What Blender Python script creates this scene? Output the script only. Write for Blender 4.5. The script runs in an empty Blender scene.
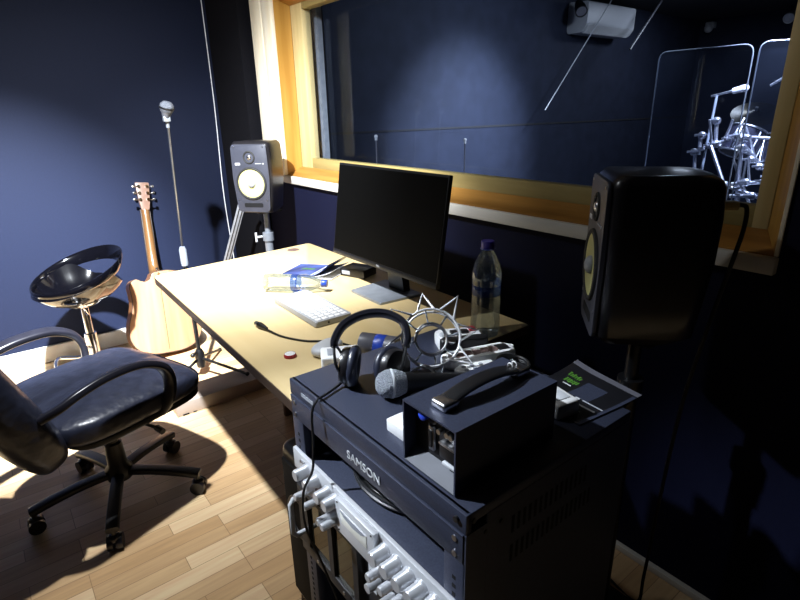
import bpy, bmesh, math, random
from mathutils import Vector, Matrix
random.seed(7)
PI = math.pi
scene = bpy.context.scene
COL = scene.collection
V = Vector

# ---------------------------------------------------------------- materials
def mat(name, col, rough=.5, metal=0., var=.12, scale=30., bump=0., bscale=None, coat=0., spec=.5, stretch=(1, 1, 1), trans=0.):
    m = bpy.data.materials.new(name); m.use_nodes = True
    nt = m.node_tree; N = nt.nodes; Lk = nt.links
    b = N['Principled BSDF']
    b.inputs['Roughness'].default_value = rough
    b.inputs['Metallic'].default_value = metal
    b.inputs['Specular IOR Level'].default_value = spec
    b.inputs['Coat Weight'].default_value = coat
    b.inputs['Coat Roughness'].default_value = .08
    b.inputs['Transmission Weight'].default_value = trans
    tc = N.new('ShaderNodeTexCoord'); mp = N.new('ShaderNodeMapping')
    mp.inputs['Scale'].default_value = stretch
    Lk.new(tc.outputs['Object'], mp.inputs['Vector'])
    n = N.new('ShaderNodeTexNoise'); n.inputs['Scale'].default_value = scale; n.inputs['Detail'].default_value = 4
    Lk.new(mp.outputs[0], n.inputs['Vector'])
    r = N.new('ShaderNodeValToRGB')
    lo = [max(0, c * (1 - var)) for c in col]; hi = [min(1, c * (1 + var)) for c in col]
    r.color_ramp.elements[0].position = .3; r.color_ramp.elements[1].position = .7
    r.color_ramp.elements[0].color = (*lo, 1); r.color_ramp.elements[1].color = (*hi, 1)
    Lk.new(n.outputs['Fac'], r.inputs['Fac']); Lk.new(r.outputs['Color'], b.inputs['Base Color'])
    if bump:
        n2 = N.new('ShaderNodeTexNoise'); n2.inputs['Scale'].default_value = bscale or scale; n2.inputs['Detail'].default_value = 3
        Lk.new(mp.outputs[0], n2.inputs['Vector'])
        bp = N.new('ShaderNodeBump'); bp.inputs['Strength'].default_value = bump; bp.inputs['Distance'].default_value = .01
        Lk.new(n2.outputs['Fac'], bp.inputs['Height']); Lk.new(bp.outputs['Normal'], b.inputs['Normal'])
    return m

def wood(name, c1, c2, rough=.45, axis='Z', scale=14., spec=.4):
    st = {'X': (.08, 1, 1), 'Y': (1, .08, 1), 'Z': (1, 1, .08)}[axis]
    m = mat(name, c1, rough, 0, .1, scale, stretch=st, spec=spec)
    r = [n for n in m.node_tree.nodes if n.type == 'VALTORGB'][0]
    r.color_ramp.elements[0].color = (*c1, 1); r.color_ramp.elements[1].color = (*c2, 1)
    return m

def clear(name, tint=(1, 1, 1), gloss=.1, rough=.02, fres=.5, haze=0., hazecol=(.6, .65, .8)):
    m = bpy.data.materials.new(name); m.use_nodes = True
    nt = m.node_tree; N = nt.nodes; Lk = nt.links
    N.remove(N['Principled BSDF']); out = [x for x in N if x.type == 'OUTPUT_MATERIAL'][0]
    t = N.new('ShaderNodeBsdfTransparent'); t.inputs[0].default_value = (*tint, 1)
    g = N.new('ShaderNodeBsdfGlossy'); g.inputs['Roughness'].default_value = rough
    fr = N.new('ShaderNodeLayerWeight'); fr.inputs['Blend'].default_value = .35
    mm = N.new('ShaderNodeMath'); mm.operation = 'MULTIPLY_ADD'; mm.inputs[1].default_value = fres; mm.inputs[2].default_value = gloss
    Lk.new(fr.outputs['Fresnel'], mm.inputs[0])
    mx = N.new('ShaderNodeMixShader'); Lk.new(mm.outputs[0], mx.inputs[0]); Lk.new(t.outputs[0], mx.inputs[1]); Lk.new(g.outputs[0], mx.inputs[2])
    last = mx
    if haze:
        d = N.new('ShaderNodeBsdfDiffuse'); d.inputs[0].default_value = (*hazecol, 1)
        tx = N.new('ShaderNodeTexCoord'); nz = N.new('ShaderNodeTexNoise'); nz.inputs['Scale'].default_value = 3
        Lk.new(tx.outputs['Object'], nz.inputs['Vector'])
        ml = N.new('ShaderNodeMath'); ml.operation = 'MULTIPLY'; ml.inputs[1].default_value = haze * 2
        Lk.new(nz.outputs['Fac'], ml.inputs[0])
        m2 = N.new('ShaderNodeMixShader'); Lk.new(ml.outputs[0], m2.inputs[0]); Lk.new(mx.outputs[0], m2.inputs[1]); Lk.new(d.outputs[0], m2.inputs[2])
        last = m2
    Lk.new(last.outputs[0], out.inputs['Surface'])
    return m

def floor_mat():
    m = bpy.data.materials.new('oak_laminate'); m.use_nodes = True
    nt = m.node_tree; N = nt.nodes; Lk = nt.links; b = N['Principled BSDF']
    b.inputs['Roughness'].default_value = .38
    tc = N.new('ShaderNodeTexCoord'); sp = N.new('ShaderNodeSeparateXYZ'); cb = N.new('ShaderNodeCombineXYZ')
    Lk.new(tc.outputs['Object'], sp.inputs[0]); Lk.new(sp.outputs['Y'], cb.inputs['X']); Lk.new(sp.outputs['X'], cb.inputs['Y'])
    br = N.new('ShaderNodeTexBrick'); Lk.new(cb.outputs[0], br.inputs['Vector'])
    br.inputs['Scale'].default_value = 1; br.inputs['Brick Width'].default_value = .42; br.inputs['Row Height'].default_value = .064
    br.inputs['Mortar Size'].default_value = .0012; br.inputs['Mortar Smooth'].default_value = .2; br.offset = .37; br.offset_frequency = 3
    br.inputs['Color1'].default_value = (.50, .31, .15, 1); br.inputs['Color2'].default_value = (.74, .54, .32, 1)
    br.inputs['Mortar'].default_value = (.30, .18, .09, 1)
    mp = N.new('ShaderNodeMapping'); mp.inputs['Scale'].default_value = (1, .06, 1); Lk.new(tc.outputs['Object'], mp.inputs['Vector'])
    n = N.new('ShaderNodeTexNoise'); n.inputs['Scale'].default_value = 60; n.inputs['Detail'].default_value = 5; Lk.new(mp.outputs[0], n.inputs['Vector'])
    mx = N.new('ShaderNodeMixRGB'); mx.blend_type = 'OVERLAY'; mx.inputs['Fac'].default_value = .35
    Lk.new(br.outputs['Color'], mx.inputs['Color1']); Lk.new(n.outputs['Fac'], mx.inputs['Color2']); Lk.new(mx.outputs[0], b.inputs['Base Color'])
    return m

M = {}
M['navy'] = mat('navy_wall_paint', (.0064, .0102, .0285), .65, var=.10, scale=120, bump=.15, bscale=400, spec=.16)
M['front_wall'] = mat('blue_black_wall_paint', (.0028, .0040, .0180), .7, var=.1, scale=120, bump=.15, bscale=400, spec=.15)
M['black_wall'] = mat('black_acoustic_cloth', (.004, .004, .006), .9, var=.2, scale=150, bump=.2, spec=.1)
M['live_wall'] = mat('dark_live_room_wall', (.024, .030, .056), .75, var=.15, scale=8, spec=.3)
M['live_floor'] = mat('dark_carpet', (.03, .03, .035), .95, var=.2, scale=60)
M['ceil'] = mat('dark_ceiling', (.045, .045, .05), .8, var=.1)
M['oak'] = floor_mat()
M['base'] = mat('pale_skirting', (.72, .68, .60), .5, var=.06, scale=12)
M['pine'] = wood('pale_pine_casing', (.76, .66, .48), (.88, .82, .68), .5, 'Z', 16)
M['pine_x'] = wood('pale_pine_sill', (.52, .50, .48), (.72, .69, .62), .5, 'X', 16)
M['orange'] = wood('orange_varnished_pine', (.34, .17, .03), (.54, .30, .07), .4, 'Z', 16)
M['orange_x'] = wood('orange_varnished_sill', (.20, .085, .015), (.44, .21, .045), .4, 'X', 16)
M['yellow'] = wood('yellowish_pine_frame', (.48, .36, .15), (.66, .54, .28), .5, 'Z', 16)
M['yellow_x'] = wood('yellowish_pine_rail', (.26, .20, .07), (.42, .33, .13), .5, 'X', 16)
M['darkgap'] = mat('dark_glazing_bead', (.03, .03, .03), .6)
M['pane'] = clear('window_glass', (.93, .95, .98), .003, .0, .03)
M['desk'] = wood('maple_desk_laminate', (.60, .45, .22), (.67, .52, .28), .33, 'X', 10)
M['edge'] = mat('dark_brown_edge_band', (.05, .03, .022), .5)
M['panel'] = wood('brown_panel', (.16, .09, .05), (.22, .13, .08), .5)
M['plinth'] = wood('grey_brown_laminate', (.34, .28, .24), (.42, .35, .30), .5, 'Y', 10)
M['rack'] = mat('charcoal_rack_steel', (.040, .047, .078), .42, .3, var=.15, scale=300, bump=.08, bscale=900)
M['rack_dark'] = mat('black_painted_steel', (.012, .012, .014), .5, var=.1)
M['black'] = mat('black_plastic', (.006, .006, .007), .38, var=.2)
M['black_matte'] = mat('matt_black', (.007, .007, .008), .8, spec=.2)
M['gloss_black'] = mat('gloss_black_plastic', (.0012, .0012, .002), .10, coat=.3, spec=.4)
M['satin_black'] = mat('satin_black_cabinet', (.012, .011, .013), .30, var=.15, coat=.15)
M['screen'] = mat('matt_black_screen', (.0015, .0015, .0015), .55, spec=.04)
M['leather'] = mat('black_leather', (.020, .023, .040), .34, var=.25, scale=25, bump=.9, bscale=11, spec=.6)
M['arm'] = mat('black_arm_plastic', (.012, .012, .018), .28)
M['wire'] = mat('bright_wire', (.80, .80, .82), .38, .35, var=.03)
M['chrome'] = mat('chrome', (.85, .85, .88), .07, 1, var=.02)
M['drum_chrome'] = mat('drum_hardware_chrome', (.9, .9, .95), .32, 1, var=.05)
M['steel'] = mat('brushed_steel', (.55, .55, .57), .3, 1, var=.08)
M['grey_metal'] = mat('grey_painted_metal', (.30, .33, .38), .4, .5)
M['silver'] = mat('silver_fascia', (.60, .61, .64), .38, .25, var=.03)
M['lip'] = mat('grey_blue_lip', (.045, .05, .065), .6, .1)
M['knob'] = mat('silver_knob', (.52, .53, .56), .28, .45, var=.04)
M['white'] = mat('white_plastic', (.78, .78, .78), .4, var=.03)
M['cream'] = mat('cream_meter_face', (.80, .79, .72), .4, var=.04)
M['greywhite'] = mat('light_grey_plastic', (.55, .57, .60), .45, var=.04)
M['label_clear'] = clear('blue_tinted_label', (.22, .34, .85), .06, .1, .3, .06, (.05, .12, .6))
M['keycase'] = mat('grey_keyboard_case', (.36, .37, .39), .5, var=.03)
M['kevlar'] = mat('yellow_woven_cone', (.55, .53, .22), .45, var=.10, scale=300, bump=.2, bscale=400)
M['rubber'] = mat('black_rubber', (.012, .012, .012), .7)
M['glassdark'] = mat('smoked_mirror_panel', (.10, .09, .06), .04, .85, var=.02)
M['blue'] = mat('blue_label', (.02, .06, .42), .35, var=.2)
M['cap_blue'] = mat('dark_blue_cap', (.03, .02, .30), .4)
M['pet'] = clear('clear_bottle_plastic', (.84, .91, .95), .10, .05, .6, .03, (.6, .72, .85))
M['acrylic'] = clear('clear_acrylic', (.88, .91, .98), .02, .02, .4, .007, (.5, .6, .9))
M['acrylic_edge'] = mat('acrylic_edge', (.14, .16, .20), .3, trans=.3)
M['guitar'] = wood('mahogany_guitar_back', (.26, .125, .06), (.35, .19, .105), .32, 'Y', 22)
M['guitar_side'] = mat('dark_guitar_side', (.16, .07, .03), .35)
M['neck'] = wood('varnished_neck', (.085, .038, .012), (.13, .065, .024), .3, 'Y', 14)
M['guitar_side_light'] = mat('brown_headstock', (.15, .085, .06), .4)
M['ebony'] = mat('dark_fretboard', (.03, .02, .015), .5)
M['mesh'] = mat('silver_mesh_grille', (.36, .39, .44), .45, .4, var=.45, scale=420, bump=.9, bscale=420)
M['mic_body'] = mat('grey_microphone_body', (.13, .14, .17), .35, .4)
M['mic_mesh'] = mat('fine_grey_mesh', (.10, .11, .135), .45, .3, var=.4, scale=420, bump=.6, bscale=420)
M['red'] = mat('dark_red_plastic', (.35, .02, .03), .4)
M['mag'] = mat('blue_printed_page', (.035, .06, .20), .3, var=.75, scale=22, stretch=(1, .35, 1))
M['paper'] = mat('white_paper', (.75, .76, .78), .6, var=.03)
M['green'] = mat('green_print', (.06, .18, .02), .5)
M['greyprint'] = mat('grey_print', (.30, .32, .36), .5)
M['canister'] = mat('dark_grey_canister', (.10, .10, .12), .4)
M['bro'] = mat('black_printed_cover', (.008, .008, .010), .3)
M['brown'] = mat('brown_pattern', (.14, .09, .08), .4, var=.5, scale=90)
M['bluelight'] = mat('blue_connector', (.03, .08, .65), .3)
M['ac'] = mat('off_white_air_conditioner', (.62, .63, .66), .4, var=.02)
M['drumshell'] = mat('dark_drum_shell', (.02, .02, .03), .2, coat=.5)
M['skin'] = mat('drum_head', (.5, .5, .52), .5)
M['brass'] = mat('dark_bronze_cymbal', (.05, .045, .035), .3, 1)
M['cordwhite'] = mat('white_cord', (.7, .72, .78), .5)

# ---------------------------------------------------------------- mesh helpers
def bmn(): return bmesh.new()
def box(bm, c, s, rot=None, bevel=0., seg=2, taper=None):
    mt = Matrix.Translation(V(c)) @ (rot if rot is not None else Matrix.Identity(4)) @ Matrix.Diagonal((s[0], s[1], s[2], 1))
    r = bmesh.ops.create_cube(bm, size=1, matrix=mt)
    vs = r['verts']
    if taper:
        pass
    if bevel:
        es = list({e for v in vs for e in v.link_edges})
        bmesh.ops.bevel(bm, geom=es, offset=bevel, segments=seg, affect='EDGES', profile=.5, clamp_overlap=True)
    return bm
def frame(d):
    d = V(d).normalized(); a = V((0, 0, 1)) if abs(d.z) < .9 else V((1, 0, 0))
    x = a.cross(d).normalized(); y = d.cross(x)
    return x, y, d
def cyl(bm, p0, p1, r0, r1=None, seg=20, caps=True):
    p0, p1 = V(p0), V(p1); r1 = r0 if r1 is None else r1
    x, y, d = frame(p1 - p0)
    A = [bm.verts.new(p0 + (x * math.cos(t) + y * math.sin(t)) * r0) for t in [2 * PI * i / seg for i in range(seg)]]
    B = [bm.verts.new(p1 + (x * math.cos(t) + y * math.sin(t)) * r1) for t in [2 * PI * i / seg for i in range(seg)]]
    for i in range(seg): bm.faces.new((A[i], A[(i + 1) % seg], B[(i + 1) % seg], B[i]))
    if caps: bm.faces.new(A[::-1]); bm.faces.new(B)
    return bm
def smooth_pts(pts, n=6, closed=False):
    P = [V(p) for p in pts]; out = []; L = len(P)
    rng = range(L if closed else L - 1)
    for i in rng:
        if closed: a, b, c, d = P[i - 1], P[i], P[(i + 1) % L], P[(i + 2) % L]
        else: a, b, c, d = P[max(i - 1, 0)], P[i], P[i + 1], P[min(i + 2, L - 1)]
        for k in range(n):
            t = k / n
            out.append(.5 * ((2 * b) + (c - a) * t + (2 * a - 5 * b + 4 * c - d) * t * t + (3 * b - a - 3 * c + d) * t ** 3))
    if not closed: out.append(P[-1])
    return out
def tube(bm, pts, r, seg=8, closed=False, smooth=0, flat=None):
    """flat=(w,h): rectangular-ish section with w along the local side axis"""
    P = smooth_pts(pts, smooth, closed) if smooth else [V(p) for p in pts]
    L = len(P); rings = []; px = None
    for i in range(L):
        if closed: d = (P[(i + 1) % L] - P[i - 1])
        else: d = P[min(i + 1, L - 1)] - P[max(i - 1, 0)]
        d.normalize()
        if px is None: x, y, _ = frame(d)
        else:
            x = px - d * px.dot(d)
            x = x.normalized() if x.length > 1e-6 else frame(d)[0]
            y = d.cross(x)
        px = x
        rr = r[i] if isinstance(r, (list, tuple)) else r
        if flat:
            w, h = flat; ring = []
            for t in [2 * PI * (k + .5) / 12 for k in range(12)]:
                c, s = math.cos(t), math.sin(t)
                ring.append(P[i] + x * (w * math.copysign(abs(c) ** .45, c)) + y * (h * math.copysign(abs(s) ** .45, s)))
            rings.append([bm.verts.new(q) for q in ring])
        else:
            rings.append([bm.verts.new(P[i] + (x * math.cos(t) + y * math.sin(t)) * rr) for t in [2 * PI * k / seg for k in range(seg)]])
    S = len(rings[0])
    for i in range(L if closed else L - 1):
        A, B = rings[i], rings[(i + 1) % L]
        if closed and i == L - 1:   # align
            k0 = min(range(S), key=lambda k: (B[k].co - A[0].co).length)
            B = [B[(k + k0) % S] for k in range(S)]
        for k in range(S): bm.faces.new((A[k], A[(k + 1) % S], B[(k + 1) % S], B[k]))
    if not closed: bm.faces.new(rings[0][::-1]); bm.faces.new(rings[-1])
    return bm
def lathe(bm, prof, seg=28, mt=None):
    mt = mt or Matrix.Identity(4); rings = []
    for r, z in prof:
        if r < 1e-6: rings.append([bm.verts.new(mt @ V((0, 0, z)))])
        else: rings.append([bm.verts.new(mt @ V((r * math.cos(2 * PI * k / seg), r * math.sin(2 * PI * k / seg), z))) for k in range(seg)])
    for A, B in zip(rings, rings[1:]):
        for k in range(seg):
            k2 = (k + 1) % seg
            if len(A) == 1 and len(B) == 1: continue
            if len(A) == 1: bm.faces.new((A[0], B[k2], B[k]))
            elif len(B) == 1: bm.faces.new((A[k], A[k2], B[0]))
            else: bm.faces.new((A[k], A[k2], B[k2], B[k]))
    return bm
def axis(p, d):
    x, y, z = frame(d)
    m = Matrix((x, y, z)).transposed().to_4x4(); m.translation = V(p); return m
def prism(bm, poly, z0, z1, mt=None, bevel=0.):
    mt = mt or Matrix.Identity(4)
    A = [bm.verts.new(mt @ V((p[0], p[1], z0))) for p in poly]; B = [bm.verts.new(mt @ V((p[0], p[1], z1))) for p in poly]
    n = len(poly); fs = [bm.faces.new(A[::-1]), bm.faces.new(B)]
    for i in range(n): bm.faces.new((A[i], A[(i + 1) % n], B[(i + 1) % n], B[i]))
    if bevel:
        es = list({e for f in fs for e in f.edges}); bmesh.ops.bevel(bm, geom=es, offset=bevel, segments=3, affect='EDGES', profile=.5, clamp_overlap=True)
    return bm
def ball(bm, c, r, u=16, v=12, mt=None):
    s = r if isinstance(r, (tuple, list)) else (r, r, r)
    m = Matrix.Translation(V(c)) @ (mt or Matrix.Identity(4)) @ Matrix.Diagonal((*s, 1))
    bmesh.ops.create_uvsphere(bm, u_segments=u, v_segments=v, radius=1, matrix=m); return bm
def torus(bm, c, d, R, r, S=32, s=10):
    x, y, z = frame(d)
    tube(bm, [V(c) + (x * math.cos(t) + y * math.sin(t)) * R for t in [2 * PI * k / S for k in range(S)]], r, s, True); return bm
def cushion(bm, c, s, p=4., mt=None, n=24, puff=0.):
    """rounded superellipsoid cushion"""
    mt = mt or Matrix.Identity(4); b2 = bmesh.new()
    bmesh.ops.create_cube(b2, size=2); bmesh.ops.subdivide_edges(b2, edges=b2.edges[:], cuts=n, use_grid_fill=True)
    vm = {}
    for v in b2.verts:
        q = v.co; l = (abs(q.x) ** p + abs(q.y) ** p + abs(q.z) ** p) ** (1 / p); w = q / l
        w = V((w.x * s[0], w.y * s[1], w.z * s[2]))
        if puff and w.z > 0:
            w.z += puff * (math.cos(PI * w.y / s[1] * 1.0) * .5 + .5) * math.cos(w.x / s[0] * PI / 2) * (w.z / s[2])
        vm[v.index] = bm.verts.new(mt @ (V(c) + w))
    for f in b2.faces: bm.faces.new([vm[v.index] for v in f.verts])
    b2.free(); return bm
def sheet(bm, P, th=.0008):
    """P: grid of points -> thin solid sheet"""
    A = [[bm.verts.new(V(q)) for q in row] for row in P]; B = [[bm.verts.new(V(q) - V((0, 0, th))) for q in row] for row in P]
    R, C = len(P), len(P[0])
    for i in range(R - 1):
        for j in range(C - 1):
            bm.faces.new((A[i][j], A[i][j + 1], A[i + 1][j + 1], A[i + 1][j])); bm.faces.new((B[i][j], B[i + 1][j], B[i + 1][j + 1], B[i][j + 1]))
    rim = [(0, j) for j in range(C)] + [(i, C - 1) for i in range(1, R)] + [(R - 1, j) for j in range(C - 2, -1, -1)] + [(i, 0) for i in range(R - 2, 0, -1)]
    for k in range(len(rim)):
        a, b = rim[k], rim[(k + 1) % len(rim)]
        bm.faces.new((A[a[0]][a[1]], B[a[0]][a[1]], B[b[0]][b[1]], A[b[0]][b[1]]))
    return bm

def root_of(o):
    while o.parent: o = o.parent
    return o
def obj(name, bm, m, parent=None, world=False, ang=40, label=None):
    if world and parent is not None: bmesh.ops.transform(bm, matrix=root_of(parent).matrix_basis.inverted(), verts=bm.verts[:])
    bmesh.ops.recalc_face_normals(bm, faces=bm.faces[:])
    me = bpy.data.meshes.new(name); bm.to_mesh(me); bm.free()
    me.polygons.foreach_set('use_smooth', [True] * len(me.polygons)); me.set_sharp_from_angle(angle=math.radians(ang))
    me.materials.append(m)
    o = bpy.data.objects.new(name, me); COL.objects.link(o)
    if parent is not None: o.parent = parent
    if label: o['label'] = label
    return o
def text_obj(name, s, size, mt, m, parent, depth=.0006, ext=None):
    cu = bpy.data.curves.new('lettering', 'FONT'); cu.body = s; cu.size = size; cu.extrude = depth; cu.align_x = 'LEFT'; cu.offset = .0
    t = bpy.data.objects.new('lettering_source', cu); COL.objects.link(t)
    bpy.context.view_layer.update()
    me = bpy.data.meshes.new_from_object(t.evaluated_get(bpy.context.evaluated_depsgraph_get()))
    bpy.data.objects.remove(t)
    me.transform(root_of(parent).matrix_basis.inverted() @ mt); me.materials.clear(); me.materials.append(m)
    o = bpy.data.objects.new(name, me); COL.objects.link(o); o.parent = parent; return o
def tag(o, label, cat, group=None, kind=None):
    o['label'] = label; o['category'] = cat
    if group: o['group'] = group
    if kind: o['kind'] = kind
    return o
def thing(name, label, cat, loc=(0, 0, 0), rotz=0., group=None):
    o = bpy.data.objects.new(name, None); COL.objects.link(o); o.location = loc; o.rotation_euler = (0, 0, rotz)
    o.empty_display_size = .1
    return tag(o, label, cat, group)
def struct(name, bm, m, label=None, parent=None):
    o = obj(name, bm, m, parent)
    if parent is None:
        o['kind'] = 'structure'
        if label: o['label'] = label
        o['category'] = name.split('_')[0].split('.')[0]
    return o
def solo(name, bm, m, label, cat, base, group=None, rotz=0):
    """one-mesh thing, given in world coordinates, origin moved to base"""
    bmesh.ops.transform(bm, matrix=Matrix.Translation(-V(base)), verts=bm.verts[:])
    o = obj(name, bm, m); o.location = base
    return tag(o, label, cat, group)
def bx2(bm, lo, hi, bevel=0., seg=2):
    lo, hi = V(lo), V(hi); return box(bm, (lo + hi) / 2, hi - lo, bevel=bevel, seg=seg)
RX = lambda a: Matrix.Rotation(a, 4, 'X')
RY = lambda a: Matrix.Rotation(a, 4, 'Y')
RZ = lambda a: Matrix.Rotation(a, 4, 'Z')

# ---------------------------------------------------------------- camera
R = ((0.61779817, 0.252708, -0.74462346), (0.78591197, -0.22269567, 0.57684402), (-0.02005133, -0.94158166, -0.33618722))
cam = bpy.data.cameras.new('camera'); cam.sensor_width = 36; cam.lens = 530.17 * 36 / 800; cam.clip_start = .02
co = bpy.data.objects.new('camera', cam); COL.objects.link(co)
mw = Matrix(((R[0][0], -R[0][1], -R[0][2], 0), (R[1][0], -R[1][1], -R[1][2], 0), (R[2][0], -R[2][1], -R[2][2], 1.383), (0, 0, 0, 1)))
co.matrix_world = mw; scene.camera = co

# ================================================================ SETTING
XL, YW = -3.6, 1.41
CZ = 2.46
def slab(lo, hi): return bx2(bmn(), lo, hi)
struct('floor', slab((XL, -2.5, -.1), (1.7, YW + .001, 0)), M['oak'], 'pale oak laminate floor of narrow strips')
struct('floor_live', slab((XL, YW + .001, -.1), (3.0, 7.8, 0)), M['live_floor'], 'dark floor of the room behind the window')
b = bmn(); bx2(b, (XL - .1, -2.5, -.1), (XL, YW, CZ)); struct('wall_left', b, M['navy'], 'navy blue painted wall on the left')
b = bmn(); bx2(b, (XL - .1, YW, -.1), (XL, 7.8, CZ))
struct('wall_live_left', b, M['live_wall'], 'dark side wall of the room behind the window')
struct('wall_back', slab((XL, -2.6, 0), (1.7, -2.5, CZ)), M['navy'], 'wall behind the camera')
struct('wall_right', slab((1.7, -2.5, 0), (1.8, YW, CZ)), M['black_wall'], 'dark wall on the right')
struct('wall_far', slab((XL, 7.8, 0), (3.0, 7.9, CZ)), M['live_wall'], 'dark far wall of the room behind the window')
struct('wall_live_right', slab((3.0, YW + .25, 0), (3.1, 7.8, CZ)), M['live_wall'], 'right wall of the room behind the window')
struct('ceiling', slab((XL - .1, -2.6, CZ), (1.8, YW + .01, CZ + .1)), M['ceil'], 'dark ceiling')
struct('ceiling_live', slab((XL - .1, YW + .01, 2.40), (3.1, 7.9, 2.5)), M['ceil'], 'dark ceiling of the room behind the window')
# front wall with the window opening
WX0, WX1, WZ0, WZ1 = -2.84, -.403, 1.05, 1.95
b = bmn()
bx2(b, (XL, YW, 0), (WX0, YW + .25, CZ)); bx2(b, (WX1, YW, 0), (3.0, YW + .25, CZ)); bx2(b, (WX0, YW, 0), (WX1, YW + .25, WZ0 - .0)); bx2(b, (WX0, YW, WZ1), (WX1, YW + .25, CZ))
struct('wall_front', b, M['front_wall'], 'dark wall that holds the studio window')
struct('trim_1', slab((XL + .001, 1.33, .0), (-3.13, YW - .001, CZ - .01)), M['black_wall'], 'black cloth panel in the corner')
b = bmn(); bx2(b, (XL, -2.49, 0), (XL + .022, 1.325, .10), .003); struct('baseboard_left', b, M['base'], 'pale skirting board along the blue wall')
b = bmn(); bx2(b, (-3.12, YW - .018, 0), (1.69, YW, .022), .002); struct('baseboard_front', b, M['pine_x'], 'thin pale strip along the window wall')
# window: casing, sloping returns, inner frame, two panes
win = thing('window_1', 'wide studio window with pale pine casing and orange varnished returns', 'window', (-1.63, YW, WZ0)); win['kind'] = 'structure'
b = bmn(); bx2(b, (-3.085, YW - .025, 1.008), (-2.955, YW - .0005, 2.1), .003); bx2(b, (-2.952, YW - .021, 1.05), (WX0, YW - .0005, 2.1), .003)
bx2(b, (-2.95, YW - .025, WZ1), (-.39, YW - .0005, 2.1), .003); bx2(b, (WX1, YW - .008, 1.05), (-.394, YW - .0005, WZ1 - .002), .001)
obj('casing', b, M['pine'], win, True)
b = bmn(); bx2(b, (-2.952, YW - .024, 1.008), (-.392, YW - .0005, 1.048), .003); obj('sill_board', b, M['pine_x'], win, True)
Y1 = 1.50
def quadslab(bm, pts, n, th):
    n = V(n) * th; A = [bm.verts.new(V(p)) for p in pts]; B = [bm.verts.new(V(p) + n) for p in pts]; k = len(pts)
    bm.faces.new(A); bm.faces.new(B[::-1])
    for i in range(k): bm.faces.new((A[i], B[i], B[(i + 1) % k], A[(i + 1) % k]))
    return bm
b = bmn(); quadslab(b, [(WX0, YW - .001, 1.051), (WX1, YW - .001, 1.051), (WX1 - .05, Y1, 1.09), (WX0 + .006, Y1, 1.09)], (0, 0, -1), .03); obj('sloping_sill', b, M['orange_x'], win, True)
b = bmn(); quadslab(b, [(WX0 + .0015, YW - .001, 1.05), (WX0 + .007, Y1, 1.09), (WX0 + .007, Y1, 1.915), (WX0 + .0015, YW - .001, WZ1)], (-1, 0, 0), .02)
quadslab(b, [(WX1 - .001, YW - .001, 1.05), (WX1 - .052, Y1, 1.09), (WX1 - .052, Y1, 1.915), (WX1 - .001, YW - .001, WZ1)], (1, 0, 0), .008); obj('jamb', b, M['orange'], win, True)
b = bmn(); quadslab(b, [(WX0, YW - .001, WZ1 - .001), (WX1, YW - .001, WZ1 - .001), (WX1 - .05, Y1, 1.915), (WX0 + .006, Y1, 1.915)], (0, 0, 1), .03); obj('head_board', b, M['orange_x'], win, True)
FX0, FX1, FZ0, FZ1 = WX0 + .008, WX1 - .053, 1.088, 1.917
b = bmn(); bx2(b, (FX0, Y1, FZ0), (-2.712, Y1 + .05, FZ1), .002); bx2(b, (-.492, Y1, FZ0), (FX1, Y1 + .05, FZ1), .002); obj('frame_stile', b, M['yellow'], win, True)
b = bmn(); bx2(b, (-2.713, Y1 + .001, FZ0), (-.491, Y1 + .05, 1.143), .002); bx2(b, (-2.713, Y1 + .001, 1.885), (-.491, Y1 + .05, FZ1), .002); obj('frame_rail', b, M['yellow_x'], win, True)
b = bmn(); bx2(b, (FX0, Y1 + .051, 1.0), (-2.765, Y1 + .159, 2.0)); bx2(b, (-.48, Y1 + .051, 1.0), (FX1, Y1 + .159, 2.0)); bx2(b, (-2.765, Y1 + .051, 1.0), (-.48, Y1 + .159, 1.10)); bx2(b, (-2.765, Y1 + .051, 1.93), (-.48, Y1 + .159, 2.0)); obj('cavity_lining', b, M['darkgap'], win, True)
b = bmn(); bx2(b, (-2.712, Y1 + .022, 1.143), (-.492, Y1 + .028, 1.885)); obj('pane', b, M['pane'], win, True)
b = bmn(); bx2(b, (-2.75, Y1 + .125, 1.10), (-.48, Y1 + .131, 1.93)); obj('pane', b, M['pane'], win, True)
b = bmn(); bx2(b, (-2.764, Y1 + .09, 1.1), (-2.722, Y1 + .124, 1.929)); obj('rear_frame_stile', b, M['grey_metal'], win, True)
b = bmn(); bx2(b, (-2.955, 1.370, 1.012), (-2.885, 1.3865, 1.046), .003); obj('corner_block', b, M['panel'], win, True, label='small dark wooden block at the sill end')

# ================================================================ DESK
def round_poly(pts, r, n=5):
    out = []
    L = len(pts)
    for i in range(L):
        p = V(pts[i]); a = (V(pts[i - 1]) - p).normalized(); c = (V(pts[(i + 1) % L]) - p).normalized()
        rr = r[i] if isinstance(r, (list, tuple)) else r
        if rr <= 0: out.append(p); continue
        p0, p2 = p + a * rr, p + c * rr
        for k in range(n + 1):
            t = k / n; out.append((1 - t) ** 2 * p0 + 2 * t * (1 - t) * p + t * t * p2)
    return [(q.x, q.y) for q in out]
desk = thing('desk', 'long maple coloured studio desk with dark edge band', 'desk', (-1.65, .86, 0))
DP = [(-2.325, .492), (-.960, .462), (-.958, 1.245), (-2.40, 1.272)]
b = bmn(); prism(b, round_poly(DP, [.04, .01, .01, .02]), .7275, .75, bevel=.0015); obj('tabletop', b, M['desk'], desk, True)
DE = [(-2.328, .489), (-.957, .459), (-.955, 1.248), (-2.403, 1.275)]
b = bmn(); prism(b, round_poly(DE, [.042, .01, .01, .02]), .722, .7485); obj('edge_band', b, M['edge'], desk, True)
for x in (-2.12, -1.15):
    b = bmn(); bx2(b, (x - .012, .92, .0), (x + .012, 1.20, .722), .001); obj('side_panel', b, M['panel'], desk, True)
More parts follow.
